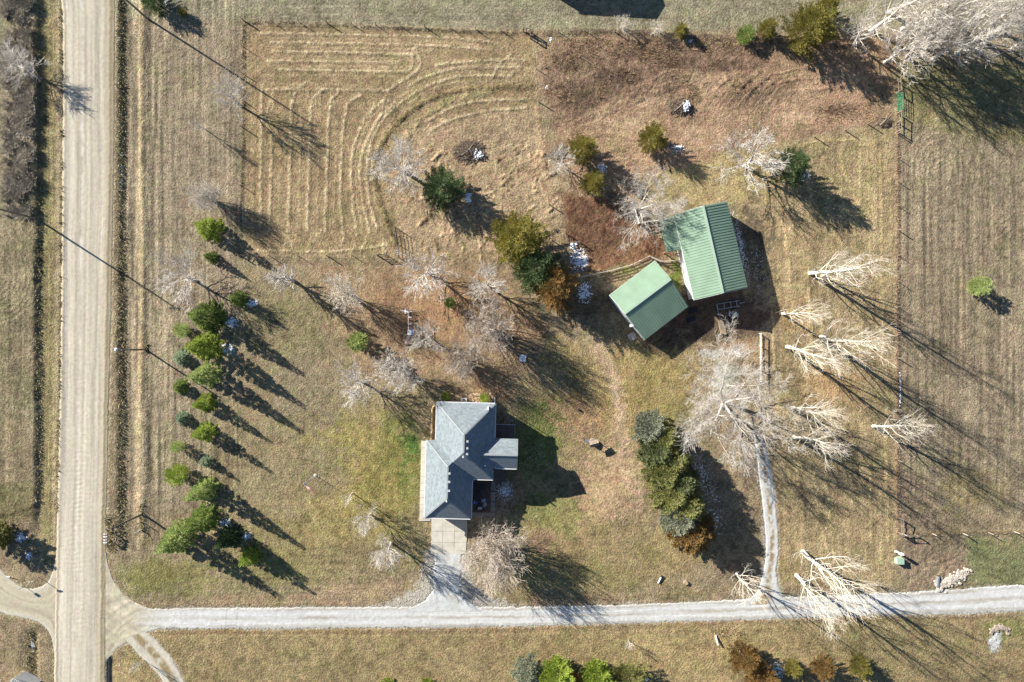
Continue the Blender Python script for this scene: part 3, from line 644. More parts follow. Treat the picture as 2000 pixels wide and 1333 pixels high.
def bare_tree(name, seed, h, r, stems=1, trunk_frac=0.3, trunk_r=0.2, limbs=11, kids=(6, 5, 4), upward=0.55, twig=0.016, lean=0.0, spread0=0.25, wig=0.09, fan=(0.35, 0.75), limb_el=(0.15, 0.5), limb_k=0.55):
    """leafless crown: trunk(s), limbs, branches, twigs inside an egg of height h and radius r"""
    R = np.random.default_rng(seed); trunk, crown = [], []
    def clampdir(d): return d / (np.linalg.norm(d) + 1e-9)
    def grow(p, d, L, r0, lvl, out):
        n = 6 if lvl == 0 else (5 if lvl == 1 else (4 if lvl == 2 else 3))
        pts = [p]; dd = d.copy(); q = p.copy()
        for i in range(n - 1):
            dd = clampdir(dd + R.normal(0, wig if lvl < 2 else wig * 1.3, 3) + np.array([0, 0, 0.05 + 0.11 * upward]))
            q = q + dd * L / (n - 1)
            pts.append(q.copy())
        rad = np.linspace(r0, max(r0 * 0.35, twig * 0.6), n)
        out.append((np.array(pts), rad))
        if lvl >= len(kids): return
        nk = kids[lvl]
        for k in range(nk):
            t = R.uniform(0.25, 1.0) if k < nk - 1 else 1.0
            i = min(int(t * (n - 1)), n - 2); f = t * (n - 1) - i
            pp = pts[i] * (1 - f) + pts[i + 1] * f; ax = clampdir(pts[i + 1] - pts[i])
            sd = R.normal(0, 1, 3); sd -= ax * sd.dot(ax); sd = clampdir(sd)
            nd = clampdir(ax * R.uniform(0.6, 1.0) + sd * R.uniform(*fan) + np.array([0, 0, 0.15 * upward]))
            ll = L * R.uniform(0.38, 0.62) * (1.1 - 0.45 * t if lvl == 0 else 1.0)
            grow(pp, nd, ll, max(rad[i] * 0.5, twig), lvl + 1, crown)
    for s in range(stems):
        a = 2 * np.pi * (s + R.uniform(-0.3, 0.3)) / max(stems, 1)
        tilt = (0.0 if stems == 1 else spread0 * R.uniform(0.6, 1.3))
        d = clampdir(np.array([np.cos(a) * tilt + R.normal(0, 0.03) + lean, np.sin(a) * tilt + R.normal(0, 0.03), 1.0]))
        Lt = h * (0.86 if stems == 1 else 0.8) * R.uniform(0.9, 1.0)
        n = 9; pts = [np.array([np.cos(a) * 0.1 * (stems > 1), np.sin(a) * 0.1 * (stems > 1), -0.15])]; dd = d.copy()
        for i in range(n - 1):
            dd = clampdir(dd + R.normal(0, 0.05, 3) + np.array([0, 0, 0.06])); pts.append(pts[-1] + dd * Lt / (n - 1))
        tr = trunk_r if stems == 1 else trunk_r * 0.7
        rad = tr * np.linspace(1.0, 0.12, n) ** 1.1; rad[0] *= 1.25
        trunk.append((np.array(pts), rad))
        nl = limbs if stems == 1 else max(4, int(limbs * 1.6 / stems) + 2)
        for k in range(nl):
            t = trunk_frac + (1 - trunk_frac) * (k + R.uniform(0, 0.9)) / nl
            i = min(int(t * (n - 1)), n - 2); f = t * (n - 1) - i
            p = pts[i] * (1 - f) + pts[i + 1] * f
            az = k * 2.4 + R.uniform(-0.5, 0.5) + a
            el = R.uniform(*limb_el) + upward * (0.35 + 0.5 * t)
            dv = np.array([np.cos(az) * np.cos(el), np.sin(az) * np.cos(el), np.sin(el)])
            L = r * (1.15 - 0.65 * (t - trunk_frac) / (1 - trunk_frac)) * R.uniform(0.8, 1.15) / max(np.cos(el), 0.55)
            grow(p, dv, L, max(rad[i] * limb_k, 0.03), 0, crown)
    return tubes_mesh(name + '_trunk', trunk, 7), tubes_mesh(name + '_crown', crown, 4), h, r

def sprays(name, P0, D, Wd, tilt, R):
    """needle sprays: small kite-shaped faces"""
    n = len(P0); D = D / (np.linalg.norm(D, axis=1)[:, None] + 1e-9)
    rnd = R.normal(0, 1, (n, 3)); rnd[:, 2] += tilt
    sd = np.cross(D, rnd); sd /= np.linalg.norm(sd, axis=1)[:, None] + 1e-9
    Ls = Wd * R.uniform(1.6, 2.6, n)
    a = P0; b = P0 + D * (Ls * 0.55)[:, None] + sd * (Wd * 0.5)[:, None]; c = P0 + D * Ls[:, None]; d = P0 + D * (Ls * 0.55)[:, None] - sd * (Wd * 0.5)[:, None]
    V_ = np.stack([a, b, c, d], 1).reshape(-1, 3); F_ = np.arange(4 * n).reshape(n, 4)
    me = bpy.data.meshes.new(name)
    me.vertices.add(len(V_)); me.vertices.foreach_set('co', V_.astype(np.float32).ravel())
    me.loops.add(F_.size); me.loops.foreach_set('vertex_index', F_.astype(np.int32).ravel())
    me.polygons.add(n); me.polygons.foreach_set('loop_start', np.arange(0, F_.size, 4, dtype=np.int32))
    me.update(); return me
def evergreen(name, seed, h, r, kind, n=6500):
    R = np.random.default_rng(seed)
    trunk = tubes_mesh(name + '_trunk', [(np.array([[0, 0, -0.2], [0.03, 0, h * .35], [0, 0.03, h * .7], [0, 0, h * .97]]), np.array([.16, .12, .07, .015]) * h / 8)], 7)
    nb = {'spruce': 170, 'pine': 110, 'cedar': 230, 'globe': 130, 'full': 150}[kind]
    tb = np.sort(R.uniform(0.02, 0.99, nb) ** (1.15 if kind != 'globe' else 0.9))
    az = np.arange(nb) * 2.39996 + R.normal(0, 0.25, nb)
    if kind == 'spruce': prof = (1 - tb) ** 1.0 * (0.9 + 0.2 * R.random(nb)); el = 0.05 + 0.5 * tb
    elif kind == 'full': prof = (1 - tb ** 1.6) ** 0.9 * R.uniform(0.75, 1.12, nb); el = 0.1 + 0.6 * tb
    elif kind == 'pine': prof = np.clip(np.sin(np.pi * np.clip(0.16 + 0.82 * tb, 0, 1)) ** 0.75, 0, 1) * R.uniform(0.65, 1.1, nb); el = 0.15 + 0.75 * tb
    elif kind == 'cedar': prof = np.clip(1.02 - tb ** 2.2, 0, 1) * R.uniform(0.72, 1.1, nb) * (0.9 + 0.2 * np.sin(3 * az + tb * 9)); el = 0.45 + 0.75 * tb
    else: prof = np.sqrt(np.clip(1 - (2 * tb - 0.9) ** 2, 0.02, 1)) * R.uniform(0.85, 1.05, nb); el = -0.1 + 1.4 * tb
    Lb = np.maximum(prof * r, 0.12 * r)
    zb = tb * h * 0.93 + 0.1
    w = Lb ** 1.35; w /= w.sum(); bi = R.choice(nb, n, p=w)
    s = R.uniform(0.12, 1, n) ** 0.6
    e = el[bi]; dirv = np.stack([np.cos(az[bi]) * np.cos(e), np.sin(az[bi]) * np.cos(e), np.sin(e)], -1)
    hz = Lb[bi] / np.maximum(np.cos(e), 0.45)
    q = np.stack([np.zeros(n), np.zeros(n), zb[bi]], -1) + dirv * (s * hz)[:, None]
    if kind == 'spruce': q[:, 2] -= 0.28 * (s * Lb[bi]) ** 1.3 / max(r, 1) ** 0.3
    lat = np.stack([-np.sin(az[bi]), np.cos(az[bi]), np.zeros(n)], -1)
    side = R.uniform(-1, 1, n)
    wid = {'spruce': 0.26, 'pine': 0.36, 'cedar': 0.26, 'globe': 0.36, 'full': 0.3}[kind] * r / 2.6
    q += lat * (side * wid * (1.15 - s * 0.7))[:, None] + R.normal(0, 0.05, (n, 3))
    D = dirv * 1.0 + lat * (side * 0.9)[:, None] + R.normal(0, 0.25, (n, 3)) + np.array([0, 0, {'spruce': 0.05, 'pine': 0.35, 'cedar': 0.55, 'globe': 0.3, 'full': 0.2}[kind]])
    W = R.uniform(0.06, 0.12, n) * (0.8 if kind == 'cedar' else 1.0) * (1.25 if kind in ('pine', 'globe') else 1.0) * r / 2.6
    q[:, 2] = np.clip(q[:, 2], 0.05, h)
    return trunk, sprays(name + '_crown', q, D, W, 1.3, R), h, r

SHAPE = {}
for i in range(3): SHAPE['round%d' % i] = bare_tree('round%d' % i, 11 + i, 8, 2.7, 1, 0.25, 0.23, 26, (8, 7), 0.5, 0.018, limb_k=0.36)
for i in range(2): SHAPE['vase%d' % i] = bare_tree('vase%d' % i, 31 + i, 9, 2.9, 6, 0.2, 0.20, 26, (8, 6), 0.8, 0.017, spread0=0.3, limb_k=0.42)
for i in range(3): SHAPE['cotton%d' % i] = bare_tree('cotton%d' % i, 41 + i, 16, 3.0, 1, 0.12, 0.24, 22, (7, 4), 1.0, 0.0105, fan=(0.35, 0.75), limb_el=(0.15, 0.45), wig=0.09, limb_k=0.36)
for i in range(2): SHAPE['wispy%d' % i] = bare_tree('wispy%d' % i, 51 + i, 7, 2.9, 1, 0.2, 0.21, 24, (8, 7), 0.35, 0.017, limb_k=0.34)
SHAPE['dense0'] = bare_tree('dense0', 61, 7, 3.2, 9, 0.06, 0.16, 56, (7, 4), 0.8, 0.018, spread0=0.34)
SHAPE['big0'] = bare_tree('big0', 71, 13, 5.4, 4, 0.25, 0.27, 16, (7, 7, 5), 0.35, 0.012, spread0=0.5)
SHAPE['narrow0'] = bare_tree('narrow0', 81, 9, 1.3, 1, 0.12, 0.19, 34, (7, 5), 0.9, 0.016)
SHAPE['small0'] = bare_tree('small0', 91, 4, 1.2, 1, 0.25, 0.10, 14, (6, 4), 0.7, 0.012)
for k in ('spruce', 'pine', 'cedar', 'globe', 'full'):
    for i in range(4 if k in ('spruce', 'full', 'cedar') else 2): SHAPE['%s%d' % (k, i)] = evergreen('%s%d' % (k, i), 101 + i + 10 * len(k), 8 if k != 'globe' else 3, 2.6 if k != 'globe' else 1.4, k, {'spruce': 17000, 'pine': 16000, 'cedar': 26000, 'globe': 9000, 'full': 24000}[k])

BARK = {'grey': mat('grey_bark', A(232, 224, 212, 0.74), 0.9, 0.15, 3.0, objrand=0.08), 'pink': mat('pinkish_twigs', A(222, 208, 192, 0.70), 0.9, 0.15, 3.0, objrand=0.08),
        'white': mat('white_bark', A(242, 232, 214, 0.76), 0.8, 0.15, 2.0, objrand=0.05), 'brown': mat('brown_bark', A(132, 112, 96), 0.95, 0.25, 3.0, objrand=0.1)}
LEAF = {'green': mat('spruce_needles', (0.156, 0.234, 0.060), 0.75, scale=1.6, col2=(0.336, 0.408, 0.108), objrand=0.15, transl=0.35),
        'bright': mat('bright_needles', (0.204, 0.300, 0.048), 0.75, scale=1.6, col2=(0.456, 0.516, 0.102), objrand=0.12, transl=0.35),
        'light': mat('light_pine_needles', (0.269, 0.358, 0.112), 0.75, scale=1.6, col2=(0.515, 0.560, 0.224), objrand=0.1, transl=0.35),
        'green2': mat('soft_green_needles', (.105, .14, .055), 0.8, scale=1.5, col2=(.27, .29, .13), objrand=0.1, transl=0.35),
        'blue': mat('blue_spruce_needles', (0.198, 0.275, 0.154), 0.75, scale=1.4, col2=(0.396, 0.451, 0.286), objrand=0.1, transl=0.2),
        'silver': mat('silver_blue_needles', (.17, .195, .125), 0.75, scale=1.4, col2=(.36, .37, .26), objrand=0.1, transl=0.2),
        'dark': mat('dark_cedar_foliage', (0.062, 0.109, 0.047), 0.8, scale=1.3, col2=(0.160, 0.212, 0.080), objrand=0.1, transl=0.2),
        'gold': mat('golden_cedar_foliage', (.14, .155, .04), 0.8, scale=1.1, col2=(.38, .31, .07), objrand=0.1, transl=0.35),
        'rust': mat('rusty_cedar_foliage', (.15, .12, .045), 0.8, scale=1.1, col2=(.40, .225, .075), objrand=0.1, transl=0.35),
        'olive': mat('olive_needles', (.165, .19, .06), 0.8, scale=1.3, col2=(.40, .38, .14), objrand=0.1, transl=0.35)}
TREES = []
def tree(shape, kind, px, py, r, h, label, cat='tree', name=None, group=None, base=False, mid=None, rz=None):
    """px, py: where the crown's middle shows in the photograph (or the trunk's foot if base); r in pixels, h in metres"""
    tr, cr, h0, r0 = SHAPE[shape]
    if mid is None: mid = 0.3 if shape[:4] in ('spru', 'ceda', 'pine', 'full') else 0.5
    if base: p = G(px, py)
    else:
        f = 1 - mid * h / CAMH
        p = G(1000 + (px - 1000) * f, 666.5 + (py - 666.5) * f)
    ev = kind in LEAF
    o = empty(name or ('evergreen_tree' if ev else 'bare_tree'), p, random.uniform(0, 6.28) if rz is None else rz)
    s = r * S / r0 * (1.18 if shape[:4] == 'cott' else 1.0); o.scale = (s, s, h / h0)
    new_obj('trunk', tr, BARK['brown'] if ev else BARK[kind], o)
    new_obj('crown', cr, LEAF[kind] if ev else BARK[kind], o)
    tag(o, label, cat, group); TREES.append(o); return o
def shapeof(*k): return random.choice(k)
G_ROW = 'evergreens planted along the road'
for sh, k, px, py, r, h, lb in [
    ('spruce3', 'bright', 405, 446, 25.1, 6.6, 'topmost bushy bright green evergreen of the roadside planting'),
    ('spruce2', 'green', 411, 502, 13.0, 3.6, 'small green evergreen just below the topmost roadside evergreen'),
    ('spruce1', 'green', 463, 584, 17.3, 4.5, 'dark green evergreen set right of the roadside row with snow beside it'),
    ('spruce1', 'green', 400, 618, 31.2, 8.6, 'largest round dark green evergreen in the upper roadside row'),
    ('globe0', 'light', 357, 645, 14.7, 2.3, 'small yellowish green evergreen left of the largest round evergreen'),
    ('spruce0', 'bright', 396, 677, 30.3, 9.0, 'second large dark green evergreen below the largest round one'),
    ('spruce3', 'blue', 352, 699, 17.3, 2.8, 'small bluish evergreen nearest the street lamp'),
    ('spruce2', 'light', 399, 733, 25.9, 8.7, 'pale olive loose pine in the middle of the roadside row'),
    ('spruce2', 'green', 351, 756, 16.5, 2.8, 'small green evergreen left of the pale olive pine'),
    ('spruce1', 'bright', 397, 788, 19.1, 6.0, 'bright green cone evergreen below the pale olive pine'),
    ('spruce0', 'blue', 355, 818, 15.5, 2.6, 'small bluish evergreen midway down the outer roadside row'),
    ('spruce3', 'bright', 396, 846, 19.9, 6.2, 'bright green cone evergreen, second below the pale olive pine'),
    ('globe1', 'light', 349, 872, 12.1, 2.0, 'smallest yellowish green evergreen of the outer roadside row'),
    ('spruce3', 'blue', 400, 902, 13.0, 3.1, 'small bluish evergreen alone in the lower inner row'),
    ('globe0', 'bright', 348, 926, 20.7, 3.1, 'round bright green evergreen low in the outer roadside row'),
    ('spruce2', 'light', 394, 960, 25.1, 9.2, 'pale feathery green pine above the lowest roadside cluster'),
    ('spruce1', 'green', 390, 1018, 28.6, 9.4, 'dark green evergreen at the back of the lowest roadside cluster'),
    ('spruce0', 'light', 342, 1056, 32.8, 9.2, 'large pale green feathery pine beside the mailboxes'),
    ('spruce0', 'dark', 443, 1053, 23.3, 7.1, 'dark bluish evergreen in the middle of the lowest roadside cluster'),
    ('spruce3', 'bright', 486, 1090, 19.9, 6.0, 'bright green evergreen at the right end of the lowest roadside cluster')]:
    tree(sh, k, px, py, r, h, lb, group=G_ROW)
G_WB = 'windbreak evergreens behind the house'
for sh, k, px, py, r, h, lb in [
    ('full2', 'silver', 1270, 836, 34.7, 6.6, 'silvery spruce at the top end of the windbreak'),
    ('full1', 'olive', 1296, 856, 33.6, 6.8, 'olive spruce right behind the topmost windbreak tree'),
    ('full1', 'green2', 1284, 880, 38.1, 7.4, 'soft green spruce third from the top of the windbreak'),
    ('full0', 'olive', 1312, 898, 38.1, 7.6, 'olive spruce fourth from the top of the windbreak'),
    ('full3', 'olive', 1298, 922, 40.3, 7.8, 'yellowish olive spruce in the upper middle of the windbreak'),
    ('full2', 'green2', 1326, 940, 40.3, 7.8, 'green spruce on the right side of the windbreak middle'),
    ('full2', 'olive', 1312, 964, 41.4, 8.0, 'yellowish green spruce in the lower middle of the windbreak'),
    ('full1', 'olive', 1338, 986, 41.4, 7.8, 'olive spruce right of the lower windbreak middle'),
    ('full0', 'silver', 1330, 1010, 40.3, 7.4, 'grey green spruce just above the rusty windbreak end'),
    ('full3', 'rust', 1350, 1038, 47.0, 7.0, 'rust brown cedar at the bottom end of the windbreak')]:
    tree(sh, k, px, py, r, h, lb, group=G_WB)
G_CD = 'cedars in the upper yard'
for sh, k, px, py, r, h, lb in [
    ('cedar3', 'dark', 866, 370, 42, 6.2, 'dark green cedar with snow beside it below the brush pile'),
    ('cedar2', 'gold', 1012, 468, 56, 9.6, 'big golden green cedar at the top of the yard clump'),
    ('cedar1', 'dark', 1046, 528, 48, 8.6, 'dark green cedar in the middle of the yard clump'),
    ('cedar0', 'rust', 1082, 562, 46, 8.6, 'rusty green cedar at the bottom of the yard clump'),
    ('cedar0', 'gold', 1136, 295, 30, 6.0, 'gold topped dark cedar left of the lone golden cedar'),
    ('cedar3', 'gold', 1273, 273, 30, 5.0, 'lone golden cedar on the bare corral soil'),
    ('cedar2', 'gold', 1158, 360, 26, 4.6, 'small golden cedar above the churned dark soil'),
    ('cedar1', 'dark', 1539, 330, 37, 7.6, 'dark cedar beside the pale bare tree in the pasture'),
    ('cedar1', 'gold', 1577, 62, 50, 8.0, 'large golden brown cedar at the edge of the bare thicket'),
    ('cedar0', 'gold', 1496, 60, 20, 4.0, 'small golden cedar left of the large golden brown cedar'),
    ('cedar3', 'gold', 1612, 20, 24, 5.0, 'golden cedar at the top edge beside the bare thicket'),
    ('globe1', 'green', 1455, 70, 18, 2.0, 'low green bush on the corral fence line'),
    ('cedar2', 'gold', 1330, 62, 15, 2.4, 'small gold bush on the corral fence line near the shed shadow')]:
    tree(sh, k, px, py, r, h, lb, group=G_CD)
G_BT = 'evergreens along the bottom edge'
for sh, k, px, py, r, h, lb in [
    ('spruce2', 'silver', 1030, 1318, 32, 6.4, 'silver grey spruce, leftmost of the bottom edge row'),
    ('pine0', 'bright', 1086, 1314, 34, 6.2, 'bright green pine second along the bottom edge row'),
    ('cedar1', 'rust', 1128, 1334, 24, 5.0, 'rusty cedar between two bright pines at the bottom edge'),
    ('pine1', 'bright', 1166, 1316, 32, 6.0, 'bright green pine third along the bottom edge row'),
    ('cedar0', 'olive', 1228, 1326, 38, 6.2, 'olive brown cedar ending the bottom edge row'),
    ('cedar3', 'rust', 1450, 1280, 32, 6.2, 'rusty brown cedar by the white post near the bottom'),
    ('cedar3', 'rust', 1482, 1318, 34, 7.0, 'second rusty cedar at the bottom edge with snow beside it'),
    ('cedar2', 'gold', 1545, 1302, 19, 3.4, 'small golden cedar, leftmost of three low ones at the bottom'),
    ('cedar1', 'rust', 1604, 1302, 25, 3.6, 'small rusty cedar, middle of three low ones at the bottom'),
    ('cedar0', 'gold', 1676, 1299, 23, 3.8, 'small yellow green cedar, rightmost of three low ones at the bottom'),
    ('pine1', 'bright', 757, 1342, 18, 4.0, 'green treetop just showing at the bottom edge, left one'),
    ('pine0', 'bright', 834, 1342, 18, 4.0, 'green treetop just showing at the bottom edge, right one')]:
    tree(sh, k, px, py, r, h, lb, group=G_BT)
tree('globe0', 'light', 1910, 560, 19, 2.8, 'lone yellow green bush tree in the right hand field', group='single evergreens')
tree('pine1', 'light', 703, 668, 20, 4.6, 'pale yellow green young pine on the lawn', group='single evergreens')
tree('globe1', 'green', 879, 592, 11, 2.2, 'tiny green evergreen on the brown upper lawn', group='single evergreens')
tree('pine0', 'olive', -6, 1046, 34, 4.2, 'evergreen at the left edge whose shadow reaches the road', group='single evergreens')
tree('cedar0', 'dark', 303, 4, 26, 4.0, 'dark cedar with snow at the top left beside the pole', group='single evergreens')
tree('globe0', 'gold', 358, 26, 8, 1.2, 'tiny golden bush near the top left cedar', cat='bush', name='bush', group='single evergreens')

G_YD = 'bare trees on the lawn and in the fields'
for sh, k, px, py, r, h, lb in [
    ('wispy0', 'grey', 450, 190, 34, 7.6, 'thin pale bare tree on the upper left fence line'),
    ('small0', 'grey', 389, 245, 13, 5.0, 'tiny bare sapling in the upper left roadside grass'),
    ('dense0', 'grey', 407, 387, 27, 4.6, 'compact dense grey bare tree above the bright evergreens'),
    ('wispy1', 'grey', 358, 542, 48, 7.0, 'wide faint bare tree among the roadside evergreens'),
    ('narrow0', 'grey', 556, 544, 24, 8.6, 'narrow dense bare tree with a long shadow on the upper lawn'),
    ('vase0', 'white', 672, 572, 34, 6.6, 'starburst white bare tree on the upper lawn'),
    ('wispy0', 'grey', 835, 530, 48, 6.6, 'broad faint bare tree below the field gate'),
    ('round0', 'grey', 953, 558, 38, 7.2, 'grey bare tree beside the yard cedar clump'),
    ('dense0', 'pink', 955, 642, 44, 7.6, 'dense pinkish bare tree with a fanned shadow by the septic lid'),
    ('round1', 'grey', 836, 660, 32, 6.2, 'grey bare tree right of the swing set'),
    ('vase1', 'pink', 898, 703, 33, 5.2, 'brownish bare shrub tree above the house roof'),
    ('vase0', 'grey', 782, 726, 38, 6.4, 'starburst bare tree nearest the upper left house corner'),
    ('round2', 'grey', 698, 748, 36, 7.0, 'pale bare tree left of the starburst trees by the house'),
    ('small0', 'white', 681, 970, 13, 5.2, 'tiny whitish bare sapling between flagpole and house'),
    ('wispy1', 'grey', 716, 1014, 24, 6.0, 'faint thin bare tree below the tiny sapling'),
    ('round1', 'grey', 755, 1076, 30, 8.2, 'grey bare tree left of the gravel drive'),
    ('dense0', 'pink', 968, 1078, 54, 7.0, 'big dense pinkish bare tree right of the concrete driveway'),
    ('big0', 'grey', 1437, 795, 84, 12.0, 'huge spreading pale bare tree over the farm track'),
    ('round0', 'grey', 785, 325, 54, 7.4, 'pale bare tree at the bend of the mown field'),
    ('wispy1', 'grey', 1470, 312, 56, 8.0, 'pale bare tree beside the dark pasture cedar'),
    ('big0', 'grey', 1258, 400, 50, 7.6, 'bare tree casting its shadow on the green barn roof'),
    ('wispy0', 'grey', 1098, 318, 28, 5.0, 'small grey bare tree left of the gold topped cedar'),
    ('wispy1', 'white', 1215, 48, 16, 2.6, 'small whitish bare bush on the corral fence, left one'),
    ('wispy0', 'white', 1283, 54, 16, 2.4, 'small whitish bare bush on the corral fence, right one'),
    ('round2', 'grey', 46, 130, 36, 4.2, 'bare tree in the weed strip left of the road')]:
    tree(sh, k, px, py, r, h, lb, group=G_YD)
G_CW = 'white bare cottonwoods in the pasture'
for sh, bx, by, r, h, lb in [
    ('cotton0', 1582, 534, 41, 18.6, 'white cottonwood, topmost of the pasture row'),
    ('cotton1', 1606, 540, 27, 11.2, 'slim white cottonwood right beside the topmost one'),
    ('cotton2', 1528, 613, 24, 16.2, 'slender white cottonwood by the barn shadow corner'),
    ('cotton0', 1538, 678, 38, 19.2, 'white cottonwood with a thick bright trunk foot below the barn shadow'),
    ('cotton1', 1604, 658, 39, 20.5, 'tall white cottonwood reaching right to the fence line'),
    ('cotton2', 1548, 797, 35, 17.4, 'white cottonwood level with the big spreading tree'),
    ('cotton1', 1552, 855, 37, 17.4, 'white cottonwood below the one level with the big tree'),
    ('cotton0', 1706, 833, 34, 15.0, 'white cottonwood standing on the wire fence line'),
    ('cotton2', 1568, 1078, 46, 21.1, 'large white cottonwood above the gravel lane'),
    ('cotton0', 1556, 1124, 39, 18.0, 'white cottonwood overhanging the gravel lane'),
    ('cotton1', 1438, 1120, 27, 13.6, 'thin white cottonwood left of the farm track entrance')]:
    tree(sh, 'white', bx, by, r, h, lb, group=G_CW, base=True)
G_TH = 'bare thicket trees in the upper right corner'
th_lab = ['leftmost pale tree of the upper right bare thicket', 'low front tree of the bare thicket above the green gate', 'second front tree of the bare thicket', 'third front tree of the bare thicket',
          'front tree of the bare thicket over the field shadow', 'right front tree of the bare thicket', 'far right tree of the bare thicket at the picture edge', 'back left tree of the bare thicket',
          'back middle tree of the bare thicket', 'back right tree of the bare thicket', 'rearmost tree of the bare thicket at the top edge', 'small gap tree inside the bare thicket',
          'outer right front tree of the bare thicket', 'upper right corner tree of the bare thicket']
for i, (bx, by, r, h) in enumerate([(1668, 88, 40, 9), (1728, 122, 44, 11), (1772, 112, 46, 12), (1822, 116, 46, 12), (1868, 104, 46, 12), (1920, 86, 46, 12), (1972, 98, 40, 10), (1700, 62, 44, 11), (1762, 58, 48, 13), (1822, 52, 48, 13), (1738, 24, 46, 12), (1795, 88, 36, 9), (1880, 62, 46, 12), (1936, 48, 46, 12)]):
    tree(('cotton0', 'wispy0', 'cotton1', 'round2', 'cotton2')[i % 5], 'grey', bx, by, r, h, th_lab[i], group=G_TH, base=True)
# ------------------------------------------------------------------ building materials
def shingle_mat():
    m = mat('grey_shingles', A(154, 164, 168), 0.9, 0.25, 3.0)
    nt = m.node_tree; N = nt.nodes; Lk = nt.links; b = N['Principled BSDF']
    tc = N.new('ShaderNodeTexCoord'); br = N.new('ShaderNodeTexBrick')
    br.inputs['Scale'].default_value = 1.0; br.inputs['Brick Width'].default_value = 0.5; br.inputs['Row Height'].default_value = 0.3; br.inputs['Mortar Size'].default_value = 0.012
    c = np.array(A(152, 163, 169)[:3])
    br.inputs['Color1'].default_value = (*(c * 0.68), 1); br.inputs['Color2'].default_value = (*(c * 1.25), 1); br.inputs['Mortar'].default_value = (*(c * 0.55), 1)
    Lk.new(tc.outputs['UV'], br.inputs['Vector'])
    mx = N.new('ShaderNodeMix'); mx.data_type = 'RGBA'; mx.inputs[0].default_value = 0.5
    src = b.inputs['Base Color'].links[0].from_socket
    Lk.new(src, mx.inputs[6]); Lk.new(br.outputs['Color'], mx.inputs[7]); Lk.new(mx.outputs[2], b.inputs['Base Color'])
    bp = N.new('ShaderNodeBump'); bp.inputs['Distance'].default_value = 0.02
    Lk.new(br.outputs['Color'], bp.inputs['Height']); Lk.new(bp.outputs[0], b.inputs['Normal'])
    return m
M_SH = shingle_mat()
M_WHITE = mat('white_paint', (.70, .70, .68), 0.5, 0.05, 1.5)
M_SIDING = mat('cream_siding', (.52, .47, .38), 0.6, 0.08, 1.0)
M_BRICKW = mat('stone_veneer', (.32, .26, .21), 0.8, 0.25, 3.0, 0.01, 14)
M_GLASS = mat('window_glass', (.03, .04, .05), 0.08, 0.05, 1.0, spec=0.6)
M_CONC = mat('concrete', A(222, 216, 200), 0.9, 0.13, 0.9, 0.004, 30)
M_GREEN = mat('green_metal_roof', (.225, .325, .23), 0.6, 0.09, 0.5, spec=0.25)
M_GREENP = mat('green_paint', (.05, .24, .12), 0.5, 0.1, 2.0)
M_WOOD = mat('weathered_wood', (.25, .20, .15), 0.9, 0.25, 4.0, 0.01, 20)
M_REDW = mat('red_stained_wood', (.19, .09, .055), 0.7, 0.2, 4.0)
M_DARKW = mat('dark_deck_wood', (.13, .11, .10), 0.8, 0.25, 3.0)
M_METAL = mat('galvanised_metal', (.48, .49, .50), 0.35, 0.08, 3.0, metallic=0.7)
M_DARK = mat('black_rubber_and_hollows', (.02, .02, .024), 0.7, 0.2, 4.0)
M_BLK = mat('black_metal', (.03, .03, .035), 0.45, 0.15, 4.0)
M_LAMP = mat('lamp_housing', (.72, .74, .76), 0.35, 0.05, 3.0)
M_STONE = mat('pale_limestone', A(226, 214, 198), 0.9, 0.2, 2.0, objrand=0.1)
M_SNOW = mat('old_snow', (.80, .83, .88), 0.6, 0.06, 2.0)
M_TRANS = mat('pale_green_enamel', (.33, .46, .34), 0.45, 0.08, 2.0)
M_PAVER = mat('grey_brick_pavers', A(176, 170, 160), 0.9, 0.2, 5.0, 0.006, 16)
M_RED = mat('flag_red', (.55, .03, .05), 0.8, 0.06, 4.0)
M_BLUE = mat('flag_blue', (.03, .05, .22), 0.8, 0.06, 4.0)
M_BLUEP = mat('blue_plastic', (.10, .22, .48), 0.5, 0.1, 4.0)
M_PINKP = mat('faded_pink_steel', (.62, .48, .52), 0.5, 0.1, 4.0)
M_TANP = mat('tan_edging', A(206, 178, 136), 0.85, 0.15, 3.0)

def uv_planar(me, scale=1.0):
    """UV along and up each roof slope"""
    uvl = me.uv_layers.new(name='UVMap'); uv = uvl.data
    for p in me.polygons:
        n = p.normal; h = Vector((-n.y, n.x, 0))
        if h.length < 1e-4: h = Vector((1, 0, 0))
        h.normalize(); u = n.cross(h)
        for li in p.loop_indices:
            co = me.vertices[me.loops[li].vertex_index].co
            uv[li].uv = (co.dot(h) * scale, co.dot(u) * scale)
def hip_solid(mb, x0, x1, y0, y1, he, pitch, fas=0.18, gable=None):
    """hip roof over a rectangle with its eave edge; gable='x1' leaves that end upright"""
    w, d = x1 - x0, y1 - y0; e = he - fas
    b = [(x0, y0, e), (x1, y0, e), (x1, y1, e), (x0, y1, e), (x0, y0, he), (x1, y0, he), (x1, y1, he), (x0, y1, he)]
    if w < d:
        r = w / 2; z = he + r * pitch; mb.add(b + [(x0 + r, y0 + r, z), (x0 + r, y1 - r, z)], [(3, 2, 1, 0), (0, 1, 5, 4), (1, 2, 6, 5), (2, 3, 7, 6), (3, 0, 4, 7), (4, 5, 8), (5, 6, 9, 8), (6, 7, 9), (7, 4, 8, 9)])
    else:
        r = d / 2; z = he + r * pitch; g = 0.0 if gable else r
        mb.add(b + [(x0, y0 + r, z), (x1 - g, y0 + r, z)], [(3, 2, 1, 0), (0, 1, 5, 4), (1, 2, 6, 5), (2, 3, 7, 6), (3, 0, 4, 7), (4, 5, 9, 8), (5, 6, 9), (6, 7, 8, 9), (7, 4, 8)])
    return z

